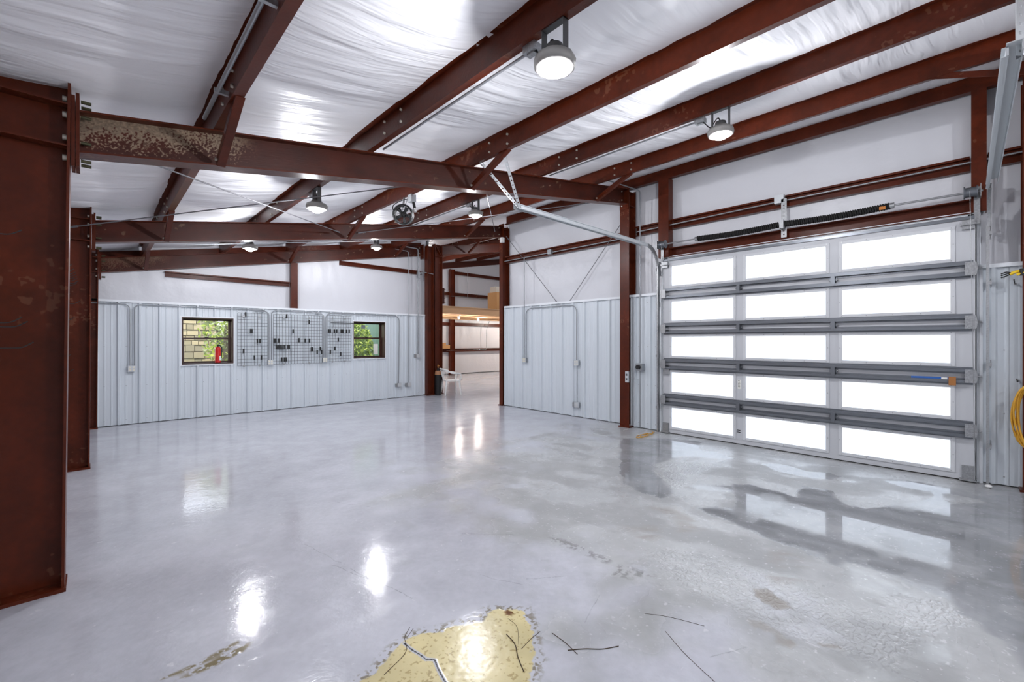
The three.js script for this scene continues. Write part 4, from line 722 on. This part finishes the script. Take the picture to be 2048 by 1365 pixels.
conduit([V(PX[3] + 0.09, RAF_T + K * 4.65 - 0.015, -5.9), V(PX[3] + 0.09, RAF_T + K * 4.65 - 0.015, -9.0)], 'conduit under the fourth purlin between its two far lights', 0.012);
solo('exit_sign_box', bx(7.19, 7.27, 4.02, 4.14, -7.94, -7.86), plasticWhite, 'small white box high on the column at the wing opening', 'box');

// ================================================================ WIRE GRIDS, HOLDERS, EXTINGUISHER
function grid(x0, x1, y0, y1, nx, ny, label) {
  const o = thing('wire_grid', label, 'wire grid', 'wire grids on the back wall'), z = BZ + 0.062, v = new THREE.CylinderGeometry(0.0034, 0.0034, y1 - y0, 5), h = new THREE.CylinderGeometry(0.0034, 0.0034, x1 - x0, 5); h.rotateZ(Math.PI / 2);
  for (let i = 0; i <= nx; i++) put('upright_wire', v, wireMat, o, lerp(x0, x1, i / nx), (y0 + y1) / 2, z);
  for (let j = 0; j <= ny; j++) put('cross_wire', h, wireMat, o, (x0 + x1) / 2, lerp(y0, y1, j / ny), z + 0.005);
  for (const x of [lerp(x0, x1, 0.2), lerp(x0, x1, 0.72)]) for (const y of [y0, y1 - 0.07]) mk('wall_bracket', [cyl(V(x, y, BZ + 0.0), V(x, y, z + 0.015), 0.008, 8), cyl(V(x, y, z + 0.01), V(x, y, z + 0.016), 0.025, 10)], galv, o);
}
grid(2.26, 2.85, 1.05, 2.22, 9, 16, 'left wire grid, next to the window with the extinguisher');
grid(2.97, 4.07, 1.06, 2.22, 17, 16, 'wide middle wire grid between two outlet boxes');
grid(4.20, 4.80, 1.08, 2.24, 9, 16, 'right wire grid, next to the green window');
const holderG = muv(bx(-0.013, 0.013, -0.05, 0.05, 0, 0.03));
const ORD = ['first', 'second', 'third', 'fourth', 'fifth', 'sixth', 'seventh', 'eighth', 'ninth', 'tenth', 'eleventh', 'twelfth', 'thirteenth', 'fourteenth', 'fifteenth', 'sixteenth', 'seventeenth'];
function holders(list, grid) { // counted row by row, from the left
  const rows = [...new Set(list.map(([, y]) => Math.round(y * 12)))].sort((a, b) => b - a);
  rows.forEach((q, r) => list.filter(([, y]) => Math.round(y * 12) === q).sort((a, b) => a[0] - b[0]).forEach(([x, y, big], i) => {
    const m = put(numbered('tool_holder'), holderG, black, scene, x, y, BZ + 0.067); if (big) m.scale.x = 2;
    m.userData = { label: `${ORD[i]} black holder from the left, ${ORD[r]} row down on the ${grid} wire grid`, category: 'holder', group: 'black holders on the wire grids' };
  }));
}
const H1 = [[2.41, 2.19], [2.52, 1.82, 1], [2.64, 1.6], [2.69, 1.6], [2.37, 1.38], [2.58, 1.23], [2.72, 1.23]];
const H2 = [[3.25, 2.18], [3.39, 1.83], [3.01, 1.61], [3.08, 1.61], [3.52, 1.62], [3.03, 1.46], [3.08, 1.46, 1], [3.13, 1.46], [3.17, 1.46], [3.21, 1.46], [3.29, 1.46, 1], [3.14, 1.17], [3.2, 1.17], [3.24, 1.17], [3.75, 2.06], [3.66, 1.61], [3.76, 1.61], [3.82, 1.4, 1], [4.02, 1.41], [3.94, 1.33], [4.05, 1.33]];
const H3 = [[4.22, 1.85], [4.26, 1.85], [4.36, 1.85], [4.42, 1.85], [4.53, 1.85], [4.57, 1.85], [4.67, 1.85], [4.74, 1.85], [4.46, 1.63], [4.37, 1.41], [4.26, 1.33], [4.52, 1.27]];
holders(H1, 'left'); holders([...H2, [2.985, 1.61]], 'middle'); holders(H3, 'right');
{ const o = thing('hanging_bar', 'thin black bar across the right wire grid towards the window', 'bar'); mk('bar', cyl(V(4.26, 2.055, BZ + 0.11), V(4.90, 2.055, BZ + 0.11), 0.009, 8), black, o); for (const x of [4.34, 4.68]) mk('hook_arm', tube([V(x, 2.06, BZ + 0.11), V(x, 2.03, BZ + 0.09), V(x, 1.96, BZ + 0.07)], 0.004, 8, 5), galv, o); }
{
  const o = thing('fire_extinguisher', 'red fire extinguisher standing on the left window sill', 'extinguisher'), x = 1.915, y = WIN[0][2] + 0.02, z = BZ - 0.04;
  mk('cylinder', at(lathe([[0.001, 0], [0.05, 0], [0.055, 0.01], [0.055, 0.29], [0.045, 0.33], [0.02, 0.35], [0.001, 0.35]], 24), x, y, z), redPaint, o); const vl = mk('valve', [cyl(V(x, y + 0.34, z), V(x, y + 0.39, z), 0.018, 10)], black, o);
  mk('handle', [bar(V(x - 0.02, y + 0.40, z), V(x + 0.07, y + 0.42, z), 0.02, 0.008), bar(V(x - 0.02, y + 0.385, z), V(x + 0.06, y + 0.375, z), 0.02, 0.008)], black, vl); mk('hose', tube([V(x + 0.01, y + 0.38, z + 0.02), V(x + 0.06, y + 0.34, z + 0.03), V(x + 0.065, y + 0.2, z + 0.02), V(x + 0.06, y + 0.1, z + 0.02)], 0.009, 16, 6), black, o); mk('label_sticker', bx(x + 0.02, x + 0.05, y + 0.05, y + 0.15, z + 0.045, z + 0.058), paper, o);
}

// ================================================================ CHAIR, GAS CYLINDER, WING
{
  const o = thing('plastic_chair', 'white plastic armchair beside the corner columns', 'chair'), g = new THREE.Group(), c = V(7.68, 0, -10.66);
  const T = (q) => at(q, c.x, 0, c.z, 0, -0.35, 0);   // faces +x
  const seat = extr([[-0.2, -0.22], [0.2, -0.25], [0.235, -0.2], [0.235, 0.2], [0.2, 0.25], [-0.2, 0.22]], 0.02, [], 0.008); seat.rotateX(-Math.PI / 2); seat.translate(0, 0.42, 0); mk('seat', T(seat), plasticWhite, o);
  for (const [sx, sz] of [[1, 1], [1, -1], [-1, 1], [-1, -1]]) mk('leg', T(cyl(V(sx * 0.24, 0, sz * 0.26), V(sx * 0.19, 0.43, sz * 0.22), 0.018, 8, 0.03)), plasticWhite, o);
  const back = []; for (let i = 0; i < 9; i++) { const a = lerp(-1.15, 1.15, i / 8), z0 = 0.2 * Math.sin(a), x0 = -0.1 - 0.12 * Math.cos(a), z1 = 0.26 * Math.sin(a), x1 = -0.14 - 0.17 * Math.cos(a); back.push(bar(V(x0, 0.42, z0), V(x1, 0.74 - 0.02 * Math.abs(a), z1), 0.032, 0.01, V(1, 0, 0.2))); } mk('back_slats', back, plasticWhite, o).userData.label = 'curved slatted backrest';
  mk('top_rail', T(tube([V(-0.15, 0.73, -0.26), V(-0.27, 0.765, -0.17), V(-0.315, 0.775, 0), V(-0.27, 0.765, 0.17), V(-0.15, 0.73, 0.26)], 0.024, 20, 8)), plasticWhite, o); const bs = o.children.find((q) => q.name === 'back_slats'); bs.geometry = T(bs.geometry);
  for (const s of [-1, 1]) mk('arm', T(tube([V(-0.16, 0.73, s * 0.26), V(-0.05, 0.66, s * 0.29), V(0.15, 0.645, s * 0.29), V(0.235, 0.61, s * 0.275), V(0.215, 0.43, s * 0.235)], 0.022, 20, 8)), plasticWhite, o);
}
{ const o = thing('gas_cylinder', 'dark gas cylinder with brass valve behind the white chair', 'gas cylinder'), x = 7.36, z = -10.86; mk('body', at(lathe([[0.001, 0], [0.09, 0], [0.095, 0.02], [0.095, 0.62], [0.08, 0.70], [0.03, 0.76], [0.03, 0.8], [0.001, 0.8]], 20), x, 0, z), black, o); mk('collar', at(lathe([[0.0955, 0.60], [0.0965, 0.62], [0.082, 0.702], [0.065, 0.722]], 20), x, 0, z), M({ color: rgb(170, 120, 84), roughness: 0.5 }), o); mk('valve', [cyl(V(x, 0.8, z), V(x, 0.9, z), 0.016, 8), cyl(V(x - 0.03, 0.86, z), V(x + 0.04, 0.86, z), 0.012, 8)], M({ color: rgb(176, 120, 66), metalness: 0.7, roughness: 0.4 }), o); }
{ // wooden loft in the wing
  const o = thing('wooden_loft', 'timber loft platform across the side wing', 'loft'), x0 = 7.5, x1 = 16.4, zf = -13.5, zb = -16.76, yb = 2.62;
  mk('front_beam', bx(x0, x1, yb + 0.02, yb + 0.27, zf - 0.04, zf), woodPale, o); mk('deck', bx(x0, x1, yb + 0.27, yb + 0.30, zb, zf + 0.03), wood, o);
  for (let x = x0 + 0.3; x < x1; x += 0.6) mk('joist', bx(x, x + 0.04, yb + 0.02, yb + 0.27, zb, zf - 0.04), wood, o);
  mk('ledger', bx(x0, x1, yb, yb + 0.25, zb - 0.02, zb + 0.03), wood, o); for (const x of [8.0, 15.6]) mk('support_post', bx(x, x + 0.1, 0, yb + 0.02, zf - 0.14, zf - 0.04), wood, o);
}
for (const [x, z, l, cd] of [[10.85, -14.5, 'small lit bulb under the loft, on the left', 3], [12.45, -15.2, 'lit lamp under the loft, on the right', 3], [9.3, -15.4, 'added loft lamp, unseen behind the corner columns, brightening the wing wall', 12], [15.7, -15.2, 'added loft lamp, unseen behind the right wainscot, brightening the wing wall', 12]]) {  // last two are added lamps, kept out of view to brighten the wing
  const o = thing('loft_light', l, 'light'); mk('holder', cyl(V(x, 2.64, z), V(x, 2.6, z), 0.05, 12), plasticWhite, o); mk('bulb', at(new THREE.SphereGeometry(0.05, 12, 8).toNonIndexed(), x, 2.555, z), lampGlow, o);
  const p = new THREE.PointLight(0xfff6ec, cd); p.position.set(x, 2.555, z); p.castShadow = true; p.shadow.radius = 2; o.add(p);
}
{ const b = (x0, x1, y0, y1, z0, z1, l, m = cardboard) => { const o = thing('cardboard_box', l, 'box'); mk('carton', bx(x0, x1, y0, y1, z0, z1), m, o); mk('flap', bx(x0 + 0.01, x1 - 0.01, y1, y1 + 0.012, z0 + 0.01, (z0 + z1) / 2 - 0.004), m, o); mk('flap', bx(x0 + 0.01, x1 - 0.01, y1, y1 + 0.012, (z0 + z1) / 2 + 0.004, z1 - 0.01), m, o); };
  b(12.5, 13.4, 2.92, 3.7, -14.6, -14.0, 'tall brown carton on the loft beside the opening'); b(12.55, 12.95, 3.712, 3.95, -14.5, -14.1, 'pale box on top of the tall carton on the loft', M({ color: rgb(180, 172, 160), roughness: 0.8 }));
  b(11.3, 12.0, 1.245, 1.40, -16.975, -16.72, 'brown box lying on the lowest wing girt'); b(11.35, 11.8, 1.412, 1.50, -16.96, -16.76, 'small flat box on top of the brown box on the wing girt');
}
conduit([V(9, 3.72, -16.85), V(15.5, 3.72, -16.85)], 'conduit along the wing girt above the loft'); conduit([V(13.15, 3.72, -16.86), V(13.15, 5.2, -16.86)], 'thin upright conduit on the wing wall above the loft');
conduit([V(11.9, 1.16, -16.86), V(14.35, 1.16, -16.86), V(14.35, 2.2, -16.86), V(14.5, 2.6, -16.8)], 'bent conduit on the wing wall under the loft');

// ================================================================ FLOOR BITS, HOOKS, CORDS
solo('loose_cable', tube([V(7.12, 0.012, -3.86), V(6.95, 0.01, -3.76), V(6.62, 0.01, -3.83), V(6.44, 0.01, -3.76), V(6.56, 0.012, -3.70), V(6.85, 0.02, -3.78), V(6.6, 0.02, -3.78), V(6.5, 0.02, -3.72), V(6.8, 0.018, -3.70), V(7.08, 0.012, -3.79)], 0.006, 90, 5), yellowCord, 'thin tan cord in loops on the floor by the door', 'cord');
solo('white_pebble', at(new THREE.IcosahedronGeometry(0.03, 1).toNonIndexed().scale(1.3, 0.6, 1), 7.04, 0.016, 0.16), plasticWhite, 'white pebble on the floor under the right door track', 'pebble');
{
  const twig = (pts, r, label, side = []) => { const o = thing('twig', label, 'twig', 'dry twigs on the floor'); const P = (q) => q.map(([x, z, y]) => V(x, (y ?? 0) + r, z)); mk('stem', tube(P(pts), r, 20, 5), M({ color: rgb(74, 60, 44), roughness: 0.9 }), o); for (const s of side) mk('side_shoot', tube(P(s), r * 0.7, 12, 5), M({ color: rgb(74, 60, 44), roughness: 0.9 }), o); };
  twig([[1.765, -1.428], [1.84, -1.37], [1.90, -1.31], [1.982, -1.262]], 0.0022, 'dark jointed twig lying right of the yellow patch', [[[1.808, -1.568], [1.80, -1.47], [1.779, -1.375]]]);
  twig([[1.62, -1.735], [1.60, -1.65], [1.545, -1.57], [1.498, -1.481]], 0.0024, 'dark bent twig lying on the yellow patch');
  twig([[1.27, -2.15], [1.21, -2.10], [1.16, -2.0], [1.0, -1.93]], 0.0014, 'long thin twig crossing the left edge of the yellow patch', [[[1.28, -2.13], [1.22, -2.09]]]);
  twig([[1.77, -1.625], [1.70, -1.62], [1.60, -1.60]], 0.0013, 'thin stalk on the right edge of the yellow patch', [[[1.72, -1.83], [1.71, -1.75], [1.61, -1.63]]]);
  twig([[2.27, -1.15], [2.18, -1.0], [2.10, -0.82]], 0.0013, 'thin stalk on the floor near the bottom of the picture');
  twig([[2.33, -1.31], [2.4, -1.2], [2.47, -1.02]], 0.0011, 'pale stalk between the dark twig and the tan stains');
}
function hook(x0, x1, y, z, label) { const o = thing('display_hook', label, 'hook', 'wire display hooks'); mk('prong', tube([V(x0, y, z), V(x1 - 0.04, y, z), V(x1, y + 0.03, z)], 0.003, 10, 5, 0.02), wireMat, o); mk('back_plate', bx(x0 - 0.01, x0, y - 0.03, y + 0.03, z - 0.02, z + 0.02), wireMat, o); }
solo('hook_board', [bx(-0.53, -0.51, 1.0, 2.5, -6.5, -5.5), bx(-0.8, -0.53, 2.3, 2.34, -6.4, -6.36), bx(-0.8, -0.53, 1.2, 1.24, -5.7, -5.66)], woodPale, 'hook board on the left wall between the first and second column', 'board');
solo('hook_board', [bx(-0.53, -0.51, 1.2, 2.4, -3.5, -2.6), bx(-0.8, -0.53, 2.3, 2.34, -3.4, -3.36), bx(-0.8, -0.53, 1.3, 1.34, -2.7, -2.66)], woodPale, 'hook board on the left wall before the nearest column', 'board');
// hooks on the wall between the first and second left columns, and before the first
[[2.36, -6.0, -0.19], [2.31, -6.0, -0.16], [2.27, -6.0, -0.145], [2.24, -6.0, -0.135], [2.22, -6.0, -0.13], [2.20, -6.0, -0.125], [2.18, -6.0, -0.12], [2.155, -6.0, -0.115], [2.135, -6.0, -0.125], [2.08, -6.0, -0.17], [2.03, -6.0, -0.17], [1.96, -6.0, -0.105], [1.90, -6.0, -0.19], [1.80, -6.0, -0.14], [1.5, -6.0, -0.17], [1.44, -6.0, -0.165], [1.3, -6.0, -0.14]].forEach(([y, z, x], i) => hook(-0.5, x, y, z, ORD[i] + ' wire hook from the top, standing out before the second left column'));
hook(-0.5, -0.265, 2.13, -3.3, 'single wire hook at the left edge, above the pair');
hook(-0.5, -0.265, 1.69, -3.3, 'upper inner wire hook of the pair at the left edge'); hook(-0.5, -0.245, 1.67, -3.3, 'longer wire hook of the pair at the left edge'); hook(-0.5, -0.225, 1.565, -3.3, 'lowest wire hook at the left edge');
{ // pegs, gloves and cord right of the door
  const hk = (y, z, l) => { const o = thing('peg_hook', l, 'hook', 'black pegs right of the door'); mk('prong', tube([V(WX - 0.03, y, z), V(WX - 0.2, y, z - 0.015), V(WX - 0.24, y + 0.03, z - 0.02)], 0.005, 12, 5), black, o); mk('back_plate', bx(WX - 0.036, WX - 0.03, y - 0.012, y + 0.012, z - 0.012, z + 0.012), galv, o); };
  hk(2.46 - 0.03, 0.46, 'topmost black peg right of the door'); hk(2.25, 0.44, 'upper one of two black pegs under the yellow strap'); hk(2.22, 0.36, 'lower one of two black pegs under the yellow strap'); hk(1.22, 0.44, 'black peg carrying the yellow cord'); hk(1.17, 0.38, 'black peg just left of the yellow cord');
  const s = thing('yellow_strap', 'yellow and black bungee strap on the pegs at the right edge', 'strap'); mk('band', [tube([V(7.05, 2.33, 0.53), V(7.04, 2.34, 0.44), V(7.05, 2.335, 0.36), V(7.04, 2.31, 0.31)], 0.016, 16, 6), tube([V(7.04, 2.31, 0.53), V(7.03, 2.325, 0.44), V(7.04, 2.30, 0.36)], 0.014, 12, 6)], M({ color: rgb(236, 198, 40), roughness: 0.6 }), s); mk('clamp', [cyl(V(7.04, 2.36, 0.40), V(7.04, 2.29, 0.40), 0.022, 8), ...[0, 1, 2].map((i) => tube([V(7.04, 2.32, 0.33), V(7.03, 2.335 - 0.02 * i, 0.29), V(7.04, 2.32 - 0.02 * i, 0.25)], 0.006, 8, 5))], black, s);
  const pts = []; for (let i = 0; i <= 120; i++) { const t = i / 120, a = t * Math.PI * 2 * 6, k = 1 + 0.22 * Math.sin(i * 0.37); pts.push(V(7.06 + 0.035 * Math.cos(a * 0.83) + 0.01 * Math.sin(i), 0.86 + 0.34 * Math.cos(a) * (0.9 + 0.1 * k) - 0.06, 0.47 + 0.12 * Math.sin(a) * k)); }
  solo('extension_cord', tube(pts, 0.0085, 420, 6), yellowCord, 'coiled yellow extension cord hanging at the right edge', 'cord');
}

// ================================================================ OUTSIDE, seen through the windows
{
  const apron = M({ color: rgb(224, 220, 210), roughness: 0.9 }), grass = M({ color: rgb(120, 128, 70), roughness: 0.95 });
  const gr = struct('ground_outside', 'grass and pale gravel around the building', 'ground');
  mk('gravel_apron', bx(7.6, 40, -0.2, -0.05, -7.8, 40), apron, gr); mk('lawn', bx(-40, 40, -0.3, -0.16, -60, 40), grass, gr);
  const st = [0, 1, 2, 3].map((i) => M({ color: [rgb(176, 160, 130), rgb(160, 148, 124), rgb(188, 172, 142), rgb(148, 138, 118)][i], roughness: 0.9 }));
  const h = thing('stone_house', 'tan stone house outside the left window', 'house'), z = -16.2;
  mk('wall_core', bx(-1.2, 2.75, -0.2, 2.85, z - 0.6, z - 0.04), M({ color: rgb(158, 146, 122), roughness: 0.95 }), h);
  for (let y = 0.25; y < 2.7;) { const rh = 0.11 + rnd() * 0.11; let x = 1.1 - rnd() * 0.3; while (x < 2.75) { const w = 0.12 + rnd() * 0.2, x2 = Math.min(x + w, 2.75), d = rnd() * 0.05, dy = rnd() * 0.03; if (x2 - x > 0.05) mk('stone', bx(x + 0.008, x2 - 0.008, y + 0.006, y + rh - 0.006 - dy, z - 0.05, z + d), st[Math.floor(rnd() * 4)], h); x = x2; } y += rh; }
  const s = thing('garden_shed', 'grey-green shed with a white-framed window outside the left window', 'shed'), gm = M({ color: rgb(116, 130, 122), roughness: 0.6 });
  mk('wall', bx(2.76, 4.4, -0.2, 1.75, z - 0.9, z - 0.1), gm, s); mk('roof', bx(2.7, 4.6, 1.75, 1.86, z - 1.1, z + 0.1), M({ color: rgb(190, 184, 172), roughness: 0.8 }), s); mk('window_frame', [bx(2.95, 3.27, 1.5, 1.53, z - 0.1, z - 0.07), bx(2.95, 3.27, 1.05, 1.08, z - 0.1, z - 0.07), bx(2.95, 2.98, 1.05, 1.53, z - 0.1, z - 0.07), bx(3.24, 3.27, 1.05, 1.53, z - 0.1, z - 0.07)], trimMat, s); mk('dark_pane', bx(2.98, 3.24, 1.08, 1.5, z - 0.1, z - 0.09), M({ color: rgb(60, 72, 66), roughness: 0.2 }), s);
  const leafMats = [[186, 204, 92], [136, 160, 76], [206, 216, 120], [150, 160, 120]].map(([a, b, c]) => M({ color: rgb(a, b, c), roughness: 0.9, transmission: 0.35, thickness: 0, side: THREE.DoubleSide }));
  function tree(x, zz, hgt, rad, n, mi, label, base = 0.8) {
    const o = thing('leafy_tree', label, 'tree', 'trees outside the windows'); mk('trunk', [cyl(V(x, -0.2, zz), V(x + 0.1, hgt * 0.7, zz), 0.09, 8, 0.05), cyl(V(x + 0.05, hgt * 0.35, zz), V(x + rad * 0.5, hgt * 0.8, zz + 0.1), 0.035, 6, 0.02), cyl(V(x + 0.05, hgt * 0.4, zz), V(x - rad * 0.5, hgt * 0.85, zz), 0.035, 6, 0.02)], M({ color: rgb(120, 108, 92), roughness: 0.9 }), o);
    for (let m = 0; m < 2; m++) { const pos = []; for (let i = 0; i < n; i++) { const th = rnd() * 6.283, u = rnd() * 2 - 1, r = rad * Math.cbrt(rnd()), q = Math.sqrt(1 - u * u), c = V(x + r * q * Math.cos(th), base + (hgt - base) * (0.5 + 0.5 * u * r / rad), zz + r * q * Math.sin(th) * 0.7), a = V(rnd() - 0.5, rnd() - 0.5, rnd() - 0.5).normalize().multiplyScalar(0.07), b = V(rnd() - 0.5, rnd() - 0.5, rnd() - 0.5).normalize().multiplyScalar(0.035), A = c.clone().sub(a), B = c.clone().add(b), C = c.clone().add(a), D = c.clone().sub(b); for (const v of [A, B, C, A, C, D]) pos.push(v.x, v.y, v.z); } const g = new THREE.BufferGeometry(); g.setAttribute('position', new THREE.Float32BufferAttribute(pos, 3)); g.computeVertexNormals(); const f = mk('foliage', muv(g), leafMats[(mi + m) % 4], o); f.userData.kind = 'stuff'; }
  }
  tree(2.55, -14.2, 2.9, 0.55, 420, 3, 'pale leafy sapling before the stone house', 0.9);
  tree(3.6, -15.1, 2.5, 0.35, 260, 1, 'dark small tree beside the shed roof', 1.2);
  tree(5.72, -13.4, 2.42, 0.85, 3000, 0, 'bright green bush filling the left part of the right-hand window', -0.2);
  tree(5.9, -15.9, 2.6, 1.0, 2000, 2, 'yellow-green tree behind the bush at the right-hand window', -0.1);
  tree(4.4, -18.6, 3.0, 1.3, 2200, 0, 'green tree further back, left of the bush', 0.1);
  tree(9.0, -24, 6.5, 2.8, 2600, 1, 'tall green tree far behind the wing wall', 0.2);
  tree(0.6, -22, 6, 2.4, 2600, 1, 'tall green tree behind the stone house', 0.4);
}

// ================================================================ set each thing on its own base
scene.updateMatrixWorld(true);
for (const o of tops) {
  const b = new THREE.Box3().setFromObject(o); if (b.isEmpty()) continue; const base = V((b.min.x + b.max.x) / 2, b.min.y, (b.min.z + b.max.z) / 2);
  if (o.isMesh) { o.geometry.translate(-base.x, -base.y, -base.z); o.position.copy(base); } else { o.position.copy(base); for (const c of o.children) c.position.sub(base); }
}
renderer.render(scene, camera);
